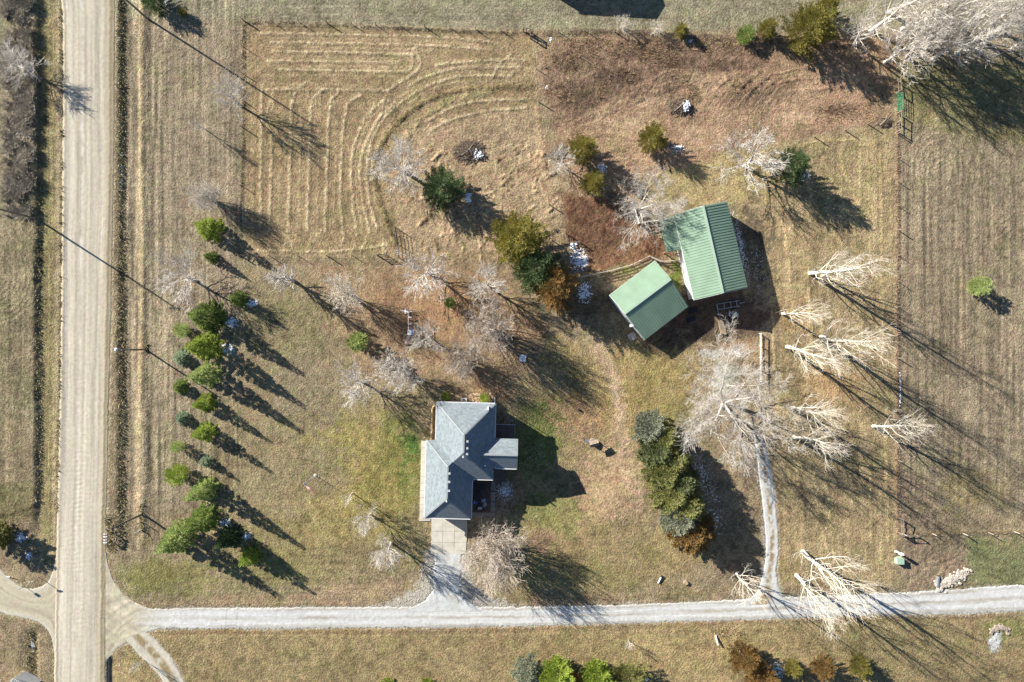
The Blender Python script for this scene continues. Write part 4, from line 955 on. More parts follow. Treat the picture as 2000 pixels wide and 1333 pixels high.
# ------------------------------------------------------------------ house
M_VENT = mat('vent_metal', (.42, .44, .45), 0.5, 0.1, 3.0)
HE = 3.6; PIT = 0.667
hc = P(905, 900, HE); hf = S * (1 - HE / CAMH)
house = empty('farm_house', (hc.x, hc.y, 0), math.radians(-1.5))
tag(house, 'grey shingled hip roof house with a concrete driveway', 'house')
def hl(u, v): return (u * hf, -v * hf)
ax0, ay1 = hl(-55, -112.6); ax1, ay0 = hl(60, 36); bx0, by1 = hl(-73, -38); bx1, by0 = hl(18, 113.5); cx1, cy0 = hl(105.7, 13.3); _, cy1 = hl(0, -44.8)
def roof_part(args, parent=house, m=M_SH, **k):
    mb = MB(); z = hip_solid(mb, *args, **k); me = mb.mesh('roof'); uv_planar(me); return new_obj('roof', me, m, parent), z
rA, zA = roof_part((ax0, ax1, ay0, ay1, HE, PIT)); rB, zB = roof_part((bx0, bx1, by0, by1, HE - 0.012, PIT)); rC, zC = roof_part((2.3, cx1, cy0, cy1, HE - 0.024, PIT), gable='x1')
def slope_z(x): return HE + (ax1 - x) * PIT
ridge = mat('ridge_caps', A(174, 180, 179), 0.9, 0.1, 5.0)
def ridge_cap(parent, pts):
    mb = MB()
    for a, b in zip(pts[:-1], pts[1:]): mb.bar(Vector(a) + Vector((0, 0, .015)), Vector(b) + Vector((0, 0, .015)), 0.24, 0.05)
    mb.build('ridge_cap', ridge, parent)
rA_ = (ax1 - ax0) / 2; rB_ = (bx1 - bx0) / 2; axm = (ax0 + ax1) / 2; bxm = (bx0 + bx1) / 2
ridge_cap(rA, [(axm, ay0 + rA_, zA), (axm, ay1 - rA_, zA)])
for ex, ey, sy in ((ax0, ay1, -1), (ax1, ay1, -1), (ax1, ay0, 1)): ridge_cap(rA, [(ex, ey, HE), (axm, ey + sy * rA_, zA)])
ridge_cap(rB, [(bxm, by0 + rB_, zB - .012), (bxm, by1 - rB_, zB - .012)])
for ex, ey, sy in ((bx0, by0, 1), (bx1, by0, 1), (bx0, by1, -1)): ridge_cap(rB, [(ex, ey, HE - .012), (bxm, ey + sy * rB_, zB - .012)])
ridge_cap(rC, [(2.6, (cy0 + cy1) / 2, zC - 0.02), (cx1, (cy0 + cy1) / 2, zC - 0.02)])
def roof_box(parent, x, y, z, s=0.26, hgt=0.2):
    mb = MB(); mb.box(x - s / 2, x + s / 2, y - s / 2, y + s / 2, z - 0.2, z + hgt); mb.box(x - s / 2 - .04, x + s / 2 + .04, y - s / 2 - .04, y + s / 2 + .04, z + hgt + 0.003, z + hgt + .05); mb.build('roof_vent', M_VENT, parent)
for v in (-45, -32, -21):
    x, y = hl(9, v + 2); roof_box(rA, x, y, slope_z(x))
for v in (20, 36, 53):
    x, y = hl(-24, v); roof_box(rB, x, y, HE + (bx1 - x) * PIT)
for x, y, par, zz in ((*hl(20, -36), rA, None), (*hl(43, 6), rA, None)):
    mb = MB(); z = slope_z(x); mb.tube([(x, y, z - .1), (x, y, z + .4)], 0.06, 8); mb.build('vent_pipe', M_WHITE, par)
mb = MB(); x, y = hl(46, -104); z = HE + (ay1 - y) * PIT; mb.box(x - .1, x + .12, y - .25, y + .3, z - .2, z + .5); mb.build('flue', M_WHITE, rA)
x, y = hl(2, -14); mb = MB(); mb.tube([(x, y, zA - .3), (x, y, zA + .45)], 0.12, 8); mb.build('flue', M_WHITE, rA)
x, y = hl(-28, 73); mb = MB(); mb.tube([(x, y, zB - .4), (x, y, zB + .3)], 0.13, 8); mb.build('flue', M_WHITE, rB)
# gutters: slim white channels outside the eave edges
def gutter(a, b):
    mb = MB(); mb.bar((*a, HE - .08), (*b, HE - .08), 0.12, 0.13); mb.build('gutter', M_WHITE, house)
o_ = 0.065
gutter((ax0 + .1, ay1 + o_), (ax1 - .1, ay1 + o_)); gutter((ax1 + o_, ay1 - .1), (ax1 + o_, cy1 + .1)); gutter((bx0 - o_, by1 - .1), (bx0 - o_, by0 + .1)); gutter((bx0 + .1, by0 - o_), (bx1 - .1, by0 - o_)); gutter((bx1 + o_, by0 + .1), (bx1 + o_, ay0 - .1)); gutter((ax0 - o_, ay1 - .1), (ax0 - o_, by1 + .1)); gutter((bx1 + .2, ay0 - o_), (ax1 - .1, ay0 - o_)); gutter((ax1 + .2, cy0 - o_), (cx1 - .1, cy0 - o_))
I = 0.42
def wallbox(x0, x1, y0, y1, z0): mb = MB(); mb.box(x0, x1, y0, y1, z0, HE - 0.19); mb.build('wall', M_SIDING, house)
wallbox(ax0 + I, ax1 - I, ay0 + I, ay1 - I, -2.4); wallbox(bx0 + I, bx1 - I, by0 + I, by1 - I, -2.35); wallbox(ax1 - I - .5, cx1 - I, cy0 + I, cy1 - I, -2.3)
mb = MB(); mb.add([(cx1 - I - .003, cy0 + I, HE - .19), (cx1 - I - .003, cy1 - I, HE - .19), (cx1 - I - .003, (cy0 + cy1) / 2, zC - .3), (cx1 - I - .3, cy0 + I, HE - .19), (cx1 - I - .3, cy1 - I, HE - .19), (cx1 - I - .3, (cy0 + cy1) / 2, zC - .3)], [(0, 1, 2), (5, 4, 3), (0, 3, 4, 1), (1, 4, 5, 2), (2, 5, 3, 0)]); mb.build('gable_wall', M_SIDING, house)
def window(x, y, ang, w, h, zc, name='window'):
    """window set 3 cm proud of a wall; ang = direction it faces"""
    n = Vector((math.cos(ang), math.sin(ang), 0)); t = Vector((-n.y, n.x, 0)); c = Vector((x, y, zc))
    mb = MB()
    for a, b in ((-1, 1), (1, 1)):
        mb.bar(c + t * a * w / 2 - Vector((0, 0, h / 2)), c + t * a * w / 2 + Vector((0, 0, h / 2)), 0.09, 0.08, n)
    mb.bar(c - t * w / 2 + Vector((0, 0, h / 2)), c + t * w / 2 + Vector((0, 0, h / 2)), 0.082, 0.09); mb.bar(c - t * w / 2 - Vector((0, 0, h / 2)), c + t * w / 2 - Vector((0, 0, h / 2)), 0.11, 0.09)
    f = mb.build(name, M_WHITE, house)
    mb = MB(); mb.bar(c - t * (w / 2 - .05), c + t * (w / 2 - .05), 0.03, h - .1); mb.build('pane', M_GLASS, f)
wx = bx0 + I
for yy in (1.2, -2.0, -5.0, -7.6): window(wx - .02, yy, math.pi, 1.4, 1.3, 1.75)
for yy in (7.6, 5.2): window(ax0 + I - .02, yy, math.pi, 1.2, 1.3, 1.75)
for xx in (-2.4, 2.6): window(xx, ay1 - I + .02, math.pi / 2, 1.2, 1.1, 1.8)
for yy in (6.8,): window(ax1 - I + .02, yy, 0, 1.8, 1.4, 1.7); window(ax1 - I + .02, yy, 0, 1.6, 1.2, -0.6)
for yy in (2.3, 0.4): window(cx1 - I + .02, yy, 0, 1.2, 1.8, 1.8); window(cx1 - I + .02, yy, 0, 1.2, 1.4, -0.5)
gd = MB(); gd.box(-5.2, 0.4, by0 + I - .06, by0 + I - .004, 0.05, 2.45); g_ = gd.build('garage_door', M_WHITE, house)
for k in range(4): mb = MB(); mb.box(-5.12, 0.32, by0 + I - .075, by0 + I - .062, 0.1 + k * .59, 0.1 + k * .59 + .5); mb.build('panel', M_WHITE, g_)
mb = MB(); mb.box(ax0 + .1, ax0 + I - .004, 3.3, 4.3, 0.1, 2.2); d_ = mb.build('front_door', M_REDW, house); mb = MB(); mb.lathe([(.03, 0), (.04, .04), (.03, .08)], 8, (ax0 + .06, 3.45, 1.1)); mb.build('handle', M_METAL, d_)

def slab_run(name, label, cells, z, m):
    """paving: each slab is a piece of its own with open joints"""
    o = empty(name, (0, 0, 0)); tag(o, label, kind='structure')
    for c in cells:
        mb = MB(); cen = sum((Vector(p) for p in c), Vector((0, 0))) / 4
        q = [Vector(p) + (cen - Vector(p)).normalized() * 0.35 for p in c]
        w = [G(*p) for p in q]; dz = random.uniform(-.006, .006)
        mb.hexa([(p.x, p.y, -0.15) for p in w] + [(p.x, p.y, z + dz) for p in w])
        mb.build('slab', m, o)
    return o
cells = []
xs = [(842, 842.5, 841.5, 841), (865, 865, 864, 863.5), (887.5, 888, 887, 886.5), (911.5, 912.5, 911.5, 910)]; ys = [996, 1038, 1060, 1083]
for i in range(3):
    for j in range(3): cells.append([(xs[i][j + 1], ys[j + 1]), (xs[i + 1][j + 1], ys[j + 1]), (xs[i + 1][j], ys[j]), (xs[i][j], ys[j])])
slab_run('concrete_driveway', 'pale concrete driveway of nine slabs below the garage', cells, 0.035, M_CONC)
cells = []
for k in range(11):
    y0_, y1_ = 861 + k * 13.9, 861 + (k + 1) * 13.9; f0, f1 = (y0_ - 861) / 153, (y1_ - 861) / 153
    cells.append([(822.5 - 3.5 * f1, y1_), (841 - 3.5 * f1, y1_), (841 - 3.5 * f0, y0_), (822.5 - 3.5 * f0, y0_)])
cells.append([(819, 1018), (841, 1018), (841, 1014.2), (819, 1014.2)])
slab_run('concrete_walk', 'narrow pale concrete walk along the left house wall', cells, 0.045, M_CONC)

# ------------------------------------------------------------------ metal roofed farm buildings
def ribbed(a0, a1, b0, b1, n, par, m=M_GREEN, rib=0.05, th=0.05):
    """sheet metal slope between ridge a0-a1 and eave b0-b1 with n raised ribs running down the slope"""
    mb = MB(); a0, a1, b0, b1 = map(Vector, (a0, a1, b0, b1)); nrm = (a1 - a0).cross(b0 - a0).normalized()
    if nrm.z < 0: nrm = -nrm
    d = nrm * th; v8 = [b0 - d, b1 - d, a1 - d, a0 - d, b0, b1, a1, a0]
    if (Vector(v8[5]) - Vector(v8[4])).cross(Vector(v8[7]) - Vector(v8[4])).dot(nrm) < 0: v8 = [v8[i] for i in (1, 0, 3, 2, 5, 4, 7, 6)]
    mb.hexa(v8)
    for k in range(n):
        t = (k + .5) / n; p = a0.lerp(a1, t); q = b0.lerp(b1, t)
        mb.bar(p + nrm * rib * .5, q + nrm * rib * .5, 0.13, rib, nrm)
    return mb.build('roof_slope', m, par)
def W(p, o): return Vector(p) - Vector((o.location.x, o.location.y, 0))
# large barn
HB, HR = 3.7, 5.25
barn = empty('machine_barn', (P(1380, 490, 0).x, P(1380, 490, 0).y, 0)); tag(barn, 'large barn with ribbed green metal roof and white walls', 'barn')
wN, wS = W(P(1316, 420, HB), barn), W(P(1355.5, 586.5, HB), barn); rN, rS = W(P(1373, 402.5, HR), barn), W(P(1412, 573, HR), barn); eN, eS = W(P(1420, 394, HB), barn), W(P(1460, 562, HB), barn)
ribbed(rN, rS, wN, wS, 32, barn); ribbed(rN, rS, eN, eS, 32, barn)
mb = MB(); mb.bar(rN + Vector((0, 0, .06)), rS + Vector((0, 0, .06)), .36, .05); mb.build('ridge_cap', mat('ridge_metal', (.36, .46, .36), 0.5, 0.05, 1.0), barn)
for a, b in ((wN, rN), (rN, eN), (wS, rS), (rS, eS), (wN, wS), (eN, eS)):
    mb = MB(); mb.bar(a - Vector((0, 0, .10)), b - Vector((0, 0, .10)), .07, .16); mb.build('trim', M_WHITE, barn)
def ins(p, c, k): q = p.lerp(c, k); return Vector((q.x, q.y, 0))
cB = (wN + wS + eN + eS) / 4
def gable_walls(par, w0, w1, r0, r1, e0, e1, k=0.035, m=M_WHITE, zb=-0.3, door=None):
    c = (w0 + w1 + e0 + e1) / 4; mb = MB()
    q = [p.lerp(c, k) for p in (w0, w1, r0, r1, e0, e1)]; tops = [Vector((p.x, p.y, p.z - .12)) for p in q]; bots = [Vector((p.x, p.y, zb)) for p in q]
    W0, W1, R0, R1, E0, E1 = range(6); vs = tops + bots
    mb.add(vs, [(W0, W1, 7, 6), (E1, E0, 10, 11), (W0, 6, 8, R0), (R0, 8, 10, E0), (R1, 9, 7, W1), (E1, 11, 9, R1)]); return mb.build('wall', m, par)
gable_walls(barn, wN, wS, rN, rS, eN, eS)
mb = MB(); p0 = wS.lerp(rS, .45); p1 = rS.lerp(eS, .5); off = (wS - wN).normalized() * 0.0
a = Vector((p0.x, p0.y, 0.1)).lerp(Vector((cB.x, cB.y, .1)), .028); b = Vector((p1.x, p1.y, 0.1)).lerp(Vector((cB.x, cB.y, .1)), .028)
mb.hexa([a, b, b + Vector((.01, .05, 0)), a + Vector((.01, .05, 0)), a + Vector((0, 0, 3.2)), b + Vector((0, 0, 3.2)), b + Vector((.01, .05, 3.2)), a + Vector((.01, .05, 3.2))]); mb.build('sliding_door', M_WHITE, barn)
# lean-to on the barn's left side
lean = empty('lean_to', (P(1305, 460, 0).x, P(1305, 460, 0).y, 0)); tag(lean, 'low green metal lean-to roof on the left side of the large barn', 'lean-to')
l0, l1, l2, l3 = W(P(1287, 430, 2.3), lean), W(P(1301.5, 493, 2.3), lean), W(P(1317.5, 423, 3.0), lean), W(P(1331.5, 489, 3.0), lean)
ribbed(l2, l3, l0, l1, 15, lean)
for p in (l0, l0.lerp(l1, .5), l1): mb = MB(); q = p.lerp((l0 + l3) / 2, .05); mb.bar((q.x, q.y, -.2), (q.x, q.y, q.z - .14), .14, .14, (1, 0, 0)); mb.build('post', M_WOOD, lean)
# smaller barn
HS, HSR, HSE = 3.2, 4.5, 2.75
shed = empty('small_barn', (P(1268, 588, 0).x, P(1268, 588, 0).y, 0)); tag(shed, 'smaller angled barn with green metal roof and uneven slopes', 'barn')
s_w, s_n = W(P(1190, 577, HS), shed), W(P(1279, 509.5, HS), shed); q0, q1 = W(P(1220, 613, HSR), shed), W(P(1310, 545.5, HSR), shed); s_s, s_e = W(P(1259, 664.5, HSE), shed), W(P(1344, 599, HSE), shed)
ribbed(q0, q1, s_w, s_n, 22, shed); ribbed(q0, q1, s_s, s_e, 22, shed)
mb = MB(); mb.bar(q0 + Vector((0, 0, .06)), q1 + Vector((0, 0, .06)), .34, .05); mb.build('ridge_cap', MATS['ridge_metal'], shed)
for a, b in ((s_w, q0), (q0, s_s), (s_n, q1), (q1, s_e), (s_s, s_e), (s_w, s_n)):
    mb = MB(); mb.bar(a - Vector((0, 0, .10)), b - Vector((0, 0, .10)), .06, .15); mb.build('trim', M_WHITE, shed)
gable_walls(shed, s_w, s_n, q0, q1, s_s, s_e, 0.05)
mb = MB(); p = s_w.lerp(s_s, .66); p = p + (s_w - s_n).normalized() * 0.25; mb.box(p.x - .22, p.x + .22, p.y - .2, p.y + .2, 2.5, 3.55); mb.tube([(p.x, p.y, 3.553), (p.x, p.y, 3.8)], .2, 8); mb.build('flue', M_WHITE, shed)
# sheds mostly beyond the frame
def plain_shed(name, label, cs, he, hr, m_roof, ribs):
    o = empty(name, (P(*cs[0]).x, P(*cs[0]).y, 0)); tag(o, label, 'shed')
    a, b, c, d = [W(P(*p, he), o) for p in cs]; r0 = (a + d) / 2; r1 = (b + c) / 2; r0.z = r1.z = hr
    ribbed(r0, r1, a, b, ribs, o, m_roof); ribbed(r0, r1, d, c, ribs, o, m_roof); gable_walls(o, a, b, r0, r1, d, c)
    for p, q in ((a, r0), (r0, d), (b, r1), (r1, c), (a, b), (d, c)): mb = MB(); mb.bar(p - Vector((0, 0, .1)), q - Vector((0, 0, .1)), .09, .16); mb.build('trim', M_WHITE, o)
M_GREYR = mat('grey_metal_roof', (.34, .35, .34), 0.45, 0.1, 1.0)
def Pg(px, py, h): f = 1 / (1 - h / CAMH); return (1000 + (px - 1000) * f, 666.5 + (py - 666.5) * f)
plain_shed('outbuilding', 'shed just above the top edge casting the big dark shadow', [Pg(1048, -95, 4), Pg(1198, -88, 4), Pg(1197, -18, 4), Pg(1047, -27, 4)], 4.0, 4.7, M_GREYR, 30)
plain_shed('garden_shed', 'corner of a white trimmed roof at the bottom left', [(25, 1326), (60, 1345), (36, 1392), (-5, 1372)], 2.6, 3.3, M_GREYR, 10)
# ------------------------------------------------------------------ house surroundings
ac = empty('air_conditioner', G(907, 783)); tag(ac, 'white air conditioner unit at the top house wall', 'air conditioner')
mb = MB(); mb.box(-.42, .42, -.42, .42, 0.03, .8); mb.box(-.5, .5, -.5, .5, -.05, .027); mb.build('casing', M_WHITE, ac)
mb = MB(); mb.lathe([(.34, 0), (.34, .03), (.28, .03)], 16, (0, 0, .803)); mb.build('fan_grille', M_BLK, ac)
mb = MB(); mb.bar((-.26, .05, .85), (.26, -.05, .85), .12, .015); mb.build('fan_blade', M_METAL, ac)
tree('globe0', 'bright', 870, 775, 9.5, 1.3, 'round bright green shrub at the top left house corner', 'shrub', 'round_shrub', 'house corner shrubs')
tree('globe1', 'bright', 946, 778, 10, 1.3, 'round bright green shrub at the top right house corner', 'shrub', 'round_shrub', 'house corner shrubs')
def stones(name, label, cat, spots, m, kind=None, zoff=0.0, flat=0.5):
    mb = MB()
    for (px, py, r) in spots:
        p = G(px, py, zoff); n = random.randint(5, 7); a0 = random.uniform(0, 6)
        ring_ = [(p.x + r * random.uniform(.75, 1.1) * math.cos(a0 + 6.283 * k / n), p.y + r * random.uniform(.75, 1.1) * math.sin(a0 + 6.283 * k / n)) for k in range(n)]
        h = r * flat * random.uniform(.7, 1.2); tx, ty = random.uniform(-.2, .2) * r, random.uniform(-.2, .2) * r
        b = [(x, y, p.z - .06) for x, y in ring_]; t = [(p.x + (x - p.x) * .72 + tx, p.y + (y - p.y) * .72 + ty, p.z + h + random.uniform(-.1, .1) * r) for x, y in ring_]
        mb.add(b + t, [tuple(range(n, 2 * n))] + [(k, (k + 1) % n, n + (k + 1) % n, n + k) for k in range(n)])
    o = mb.build(name, m); return tag(o, label, cat, kind=kind)
M_BED = mat('mixed_river_stone', A(206, 178, 146), 0.9, 0.35, 2.5)
sp = [(random.uniform(858, 962), random.uniform(770, 785), random.uniform(.12, .34)) for _ in range(230)]
sp = [s for s in sp if not (900 < s[0] < 914 and 776 < s[1])]
stones('stone_bed', 'tan stones of the planting bed along the top house wall', None, sp, M_BED, 'stuff', 0, .45)
mb = MB(); mb.tube([G(852, 793, .08), G(846, 795, .1), G(844.5, 801, .1), G(844, 820, .1), G(843.5, 836, .1), G(845, 840, .1), G(843, 846, .1), G(843, 862, .1)], 0.17, 7)
tag(mb.build('landscape_edging', M_TANP, smooth=True), 'curved tan landscape edging left of the upper house wall', 'edging')
for px, py, lb in ((863.5, 783, 'white drain spout at the top left house corner'), (966, 781, 'white drain spout at the top right house corner')):
    mb = MB(); a = G(px, py - 5, .12); b = G(px, py + 5, .2); mb.bar(a, b, .1, .08); c = Vector((b.x, b.y, HE - .3)); mb.bar(b, c, .09, .07, (0, 1, 0)); tag(mb.build('drain_spout', M_WHITE), lb, 'downspout', 'house drain spouts')
def rail_run(par, pts, z0, hgt, m, nr=2, pw=.1, spacing=1.4, rail_h=.09, posts=True):
    for a, b in zip(pts[:-1], pts[1:]):
        a = Vector(a); b = Vector(b); n = max(1, round((b - a).length / spacing))
        if posts:
            for k in range(n + 1):
                if k == 0 and a != Vector(pts[0]): continue
                p = a.lerp(b, k / n); mb = MB(); mb.bar((p.x, p.y, z0 + p.z - .3), (p.x, p.y, z0 + p.z + hgt + .03), pw, pw, (1, 0, 0)); mb.build('post', m, par)
        for r in range(nr):
            zz = z0 + hgt * (r + 1) / nr - .06; mb = MB(); mb.bar((a.x, a.y, a.z + zz), (b.x, b.y, b.z + zz), .045, rail_h); mb.build('rail', m, par)
def L2(px, py, h): v = P(px, py, h); return Vector((v.x, v.y, 0))
def deck(name, label, c, z, m, rails, rm):
    q = [L2(*p, z) for p in c]; o = empty(name, (q[0].x, q[0].y, 0)); tag(o, label, 'deck'); q = [p - Vector((o.location.x, o.location.y, 0)) for p in q]
    n = int((q[0] - q[3]).length / .15); mb = MB()
    for k in range(n):
        a = q[0].lerp(q[3], (k + .06) / n); b = q[1].lerp(q[2], (k + .06) / n); a2 = q[0].lerp(q[3], (k + .94) / n); b2 = q[1].lerp(q[2], (k + .94) / n)
        mb.hexa([(v.x, v.y, z - .04) for v in (a2, b2, b, a)] + [(v.x, v.y, z) for v in (a2, b2, b, a)])
    d = mb.build('decking', m, o); d['kind'] = 'stuff'
    for p in q: pp = p.lerp((q[0] + q[2]) / 2, .04); mb = MB(); mb.bar((pp.x, pp.y, -2.5), (pp.x, pp.y, z - .045), .14, .14, (1, 0, 0)); mb.build('leg', m, o)
    for r in rails: rail_run(o, [q[i].lerp((q[0] + q[2]) / 2, .02) for i in r], z, .95, rm, 3, .09, 1.2, .05)
    return o
deck('back_deck', 'grey raised deck at the upper right of the house', [(968.5, 828), (1006, 829), (1006, 857), (968.5, 856)], .75, M_DARKW, [(0, 1, 2)], mat('grey_painted_rail', (.42, .40, .42), .7, .1, 3))
deck('small_deck', 'small dark deck tucked under the right wing eave', [(965.5, 914), (989, 914), (989, 941), (965.5, 941)], .6, M_DARKW, [(1, 2)], M_REDW)
pat = empty('brick_patio', (0, 0, 0)); tag(pat, 'grey brick patio border at the lower right of the house', kind='structure')
for i, c in enumerate([[(922, 1009), (966, 1009), (966, 1001), (922, 1001)], [(958, 1000.5), (966.5, 1000.5), (968, 940), (959, 940)], [(923, 1000.5), (957.5, 1000.5), (957.5, 938), (923, 938)]]):
    n = 12 if i < 2 else 10; q = [Vector((G(*p).x, G(*p).y, 0)) for p in c]; rows = 3 if i < 2 else 14
    mb = MB()
    for k in range(n):
        for r in range(rows):
            def bl(s, t): return q[0].lerp(q[1], s).lerp(q[3].lerp(q[2], s), t)
            g = .05; a = [bl((k + g) / n, (r + g) / rows), bl((k + 1 - g) / n, (r + g) / rows), bl((k + 1 - g) / n, (r + 1 - g) / rows), bl((k + g) / n, (r + 1 - g) / rows)]; z = .12 + random.uniform(-.01, .01)
            mb.hexa([(v.x, v.y, -1.2) for v in a] + [(v.x, v.y, z) for v in a])
    d = mb.build('pavers', M_PAVER if i < 2 else M_DARKW, pat); d['kind'] = 'stuff'
rl = empty('patio_railing', G(955, 970)); tag(rl, 'reddish wooden railing along the patio edge', 'railing'); rl.location.z = 0
rail_run(rl, [L2(955, 940, .6) - Vector((rl.location.x, rl.location.y, 0)), L2(954, 1000, .6) - Vector((rl.location.x, rl.location.y, 0)), L2(928, 1000, .6) - Vector((rl.location.x, rl.location.y, 0))], .12, .95, M_REDW, 3, .1, 1.4, .06)
def table(px, py, rz, label):
    o = empty('patio_table', (G(px, py).x, G(px, py).y, .12), rz); tag(o, label, 'table'); mb = MB(); mb.box(-.8, .8, -.45, .45, .70, .74); mb.build('tabletop', M_BLK, o)
    for a in (-.7, .7):
        for b in (-.36, .36): mb = MB(); mb.bar((a, b, 0), (a, b, .697), .05, .05, (1, 0, 0)); mb.build('leg', M_BLK, o)
def chair(px, py, rz, label, m):
    o = empty('patio_chair', (G(px, py).x, G(px, py).y, .12), rz); tag(o, label, 'chair', 'patio chairs'); mb = MB(); mb.box(-.26, .26, -.26, .26, .40, .46); mb.build('seat', m, o); mb = MB(); mb.hexa([(-.26, .2, .464), (.26, .2, .464), (.26, .26, .464), (-.26, .26, .464), (-.26, .3, .95), (.26, .3, .95), (.26, .36, .95), (-.26, .36, .95)]); mb.build('backrest', m, o)
    for a in (-.22, .22):
        for b in (-.22, .22): mb = MB(); mb.bar((a, b, 0), (a, b, .397), .04, .04, (1, 0, 0)); mb.build('leg', M_BLK, o)
table(938, 950, 0.05, 'dark patio table near the house wall')
table(934, 968, 1.6, 'second dark patio table in the middle of the patio')
chair(929, 957, .3, 'patio chair beside the house wall', M_DARKW); chair(946, 976, 2.0, 'pale patio chair near the railing', M_METAL); chair(948, 984, 2.4, 'pale patio chair nearest the lower railing', M_METAL); chair(930, 980, 1.2, 'dark patio chair at the lower left of the patio', M_BLUEP)
gr = empty('barbecue_grill', (G(938, 990).x, G(938, 990).y, .12)); tag(gr, 'grey barbecue grill at the lower end of the patio', 'grill')
mb = MB(); mb.box(-.35, .35, -.25, .25, .55, .85); mb.build('firebox', M_METAL, gr); mb = MB(); mb.hexa([(-.36, -.26, .853), (.36, -.26, .853), (.36, .26, .853), (-.36, .26, .853), (-.34, -.1, 1.12), (.34, -.1, 1.12), (.34, .2, 1.12), (-.34, .2, 1.12)]); mb.build('lid', M_METAL, gr); mb = MB(); mb.box(-.9, -.37, -.22, .22, .8, .84); mb.build('side_shelf', M_BLK, gr)
for a in (-.3, .3): mb = MB(); mb.box(a - .03, a + .03, -.2, .2, 0, .547); mb.build('leg', M_BLK, gr)
sp = [(985 + 20 * math.sqrt(random.random()) * math.cos(t), 962 + 24 * math.sqrt(random.random()) * math.sin(t), random.uniform(.08, .2)) for t in np.linspace(0, 60, 170)]
stones('rock_mulch', 'round rock bed right of the patio with snow on it', None, sp, M_BRICKW, 'stuff', 0, .5)

# ------------------------------------------------------------------ poles, lamp, flag, mailboxes
M_POLE = mat('pole_wood', (.20, .165, .13), 0.9, 0.25, 3.0)
def utility_pole(px, py, h, label, arm_dir=None, wires=()):
    b = G(px, py); o = empty('utility_pole', b); tag(o, label, 'utility pole', 'utility poles by the road')
    mb = MB(); mb.tube([(0, 0, -.4), (0, 0, h * .5), (0, 0, h)], [.17, .145, .11], 10); mb.build('pole', M_POLE, o)
    if arm_dir is not None:
        d = Vector((math.cos(arm_dir), math.sin(arm_dir), 0)); z = h - .45
        a = MB(); a.bar(Vector((0, 0, z)) - d * 1.0 + d.cross(Vector((0, 0, 1))) * .14, Vector((0, 0, z)) + d * 1.0 + d.cross(Vector((0, 0, 1))) * .14, .1, .12); ar = a.build('crossarm', M_POLE, o)
        for s in (-.9, -.35, .9): mb = MB(); q = d * s + d.cross(Vector((0, 0, 1))) * .14; mb.lathe([(.05, 0), (.07, .08), (.04, .18)], 8, (q.x, q.y, z + .062)); mb.build('insulator', M_METAL, ar)
    for (dx, dy, dz, s) in wires:
        mb = MB(); n = 10; pts = [(s + dx * t, dy * t, h - .3 + dz * t - 4 * .9 * t * (1 - t)) for t in np.linspace(0, 1, n)]; mb.tube(pts, .011, 4); mb.build('wire', M_METAL, o)
    return o
utility_pole(287, 36, 15.5, 'tall wooden utility pole at the top left', 0.0)
utility_pole(72, 428, 12.4, 'wooden utility pole left of the road', 0.0)
utility_pole(277, 1005, 9.0, 'wooden utility pole beside the mailboxes', 0.0, [(0.3, -30, 0.3, -.9), (0.3, -30, 0.3, .9)])
lb = G(283, 683); sl = empty('street_lamp', lb); tag(sl, 'street lamp with white head leaning over the roadside ditch', 'street lamp')
mb = MB(); mb.tube([(0, 0, -.4), (0, 0, 3.5), (0, 0, 6.9)], [.16, .13, .1], 10); mb.build('pole', M_POLE, sl)
mb = MB(); mb.tube([(-.05, 0, 6.3), (-.3, 0.0, 6.75), (-.75, 0.05, 6.9)], .04, 6); mb.build('lamp_arm', M_METAL, sl)
mb = MB(); mb.lathe([(.08, -.12), (.28, -.05), (.30, .05), (.16, .16), (.05, .2)], 14, (-.85, .06, 6.85)); mb.build('lamp_head', M_LAMP, sl, smooth=True)
mb = MB(); mb.tube([(.0, .0, 5.0), (.12, 0, 5.0)], .1, 8); mb.build('junction_box', M_METAL, sl)
ms = empty('mailbox_stand', G(216, 1048)); tag(ms, 'roadside stand carrying a row of four metal mailboxes', 'mailboxes')
for s in (-.75, .75): mb = MB(); mb.bar((0, s, -.6), (0, s, 1.05), .11, .11, (1, 0, 0)); mb.build('post', M_WOOD, ms)
mb = MB(); mb.bar((0, -.95, 1.1), (0, .95, 1.1), .3, .06); mb.build('rail', M_WOOD, ms)
for k in range(4):
    y = -.72 + .48 * k; mb = MB(); pr = [(-.09 * 1, 0), (-.09, .13), (-.06, .2), (0, .23), (.06, .2), (.09, .13), (.09, 0)]
    vs = [(-.42, y + a, 1.133 + b) for a, b in pr] + [(.14, y + a, 1.133 + b) for a, b in pr]; n = 7
    mb.add(vs, [tuple(range(n))[::-1], tuple(range(n, 2 * n))] + [(i, (i + 1) % n, n + (i + 1) % n, n + i) for i in range(n)]); bx = mb.build('mailbox', M_METAL if k % 2 else M_LAMP, ms)
    mb = MB(); mb.box(-.2, -.1, y + .092, y + .1, 1.25, 1.42); mb.build('flag', M_RED, bx)
def post(name, px, py, h, label, m, cat='post', r=.07, tilt=(0, 0), group=None):
    o = empty(name, G(px, py)); tag(o, label, cat, group); mb = MB(); mb.tube([(0, 0, -.3), (tilt[0] * .5, tilt[1] * .5, h * .5), (tilt[0], tilt[1], h)], [r, r, r * .92], 8); mb.build('shaft', m, o)
    mb = MB(); mb.lathe([(r * 1.15, 0), (r * 1.15, .03), (r * .6, .07)], 8, (tilt[0], tilt[1], h)); mb.build('cap', m, o); return o
post('guard_post', 276, 1020, 1.3, 'thin stub post below the utility pole foot', M_POLE, group='stub posts')
post('marker_post', 279, 1034, 1.1, 'leaning white marker post below the stub post', M_WHITE, r=.06, tilt=(-.75, -.35), group='stub posts')
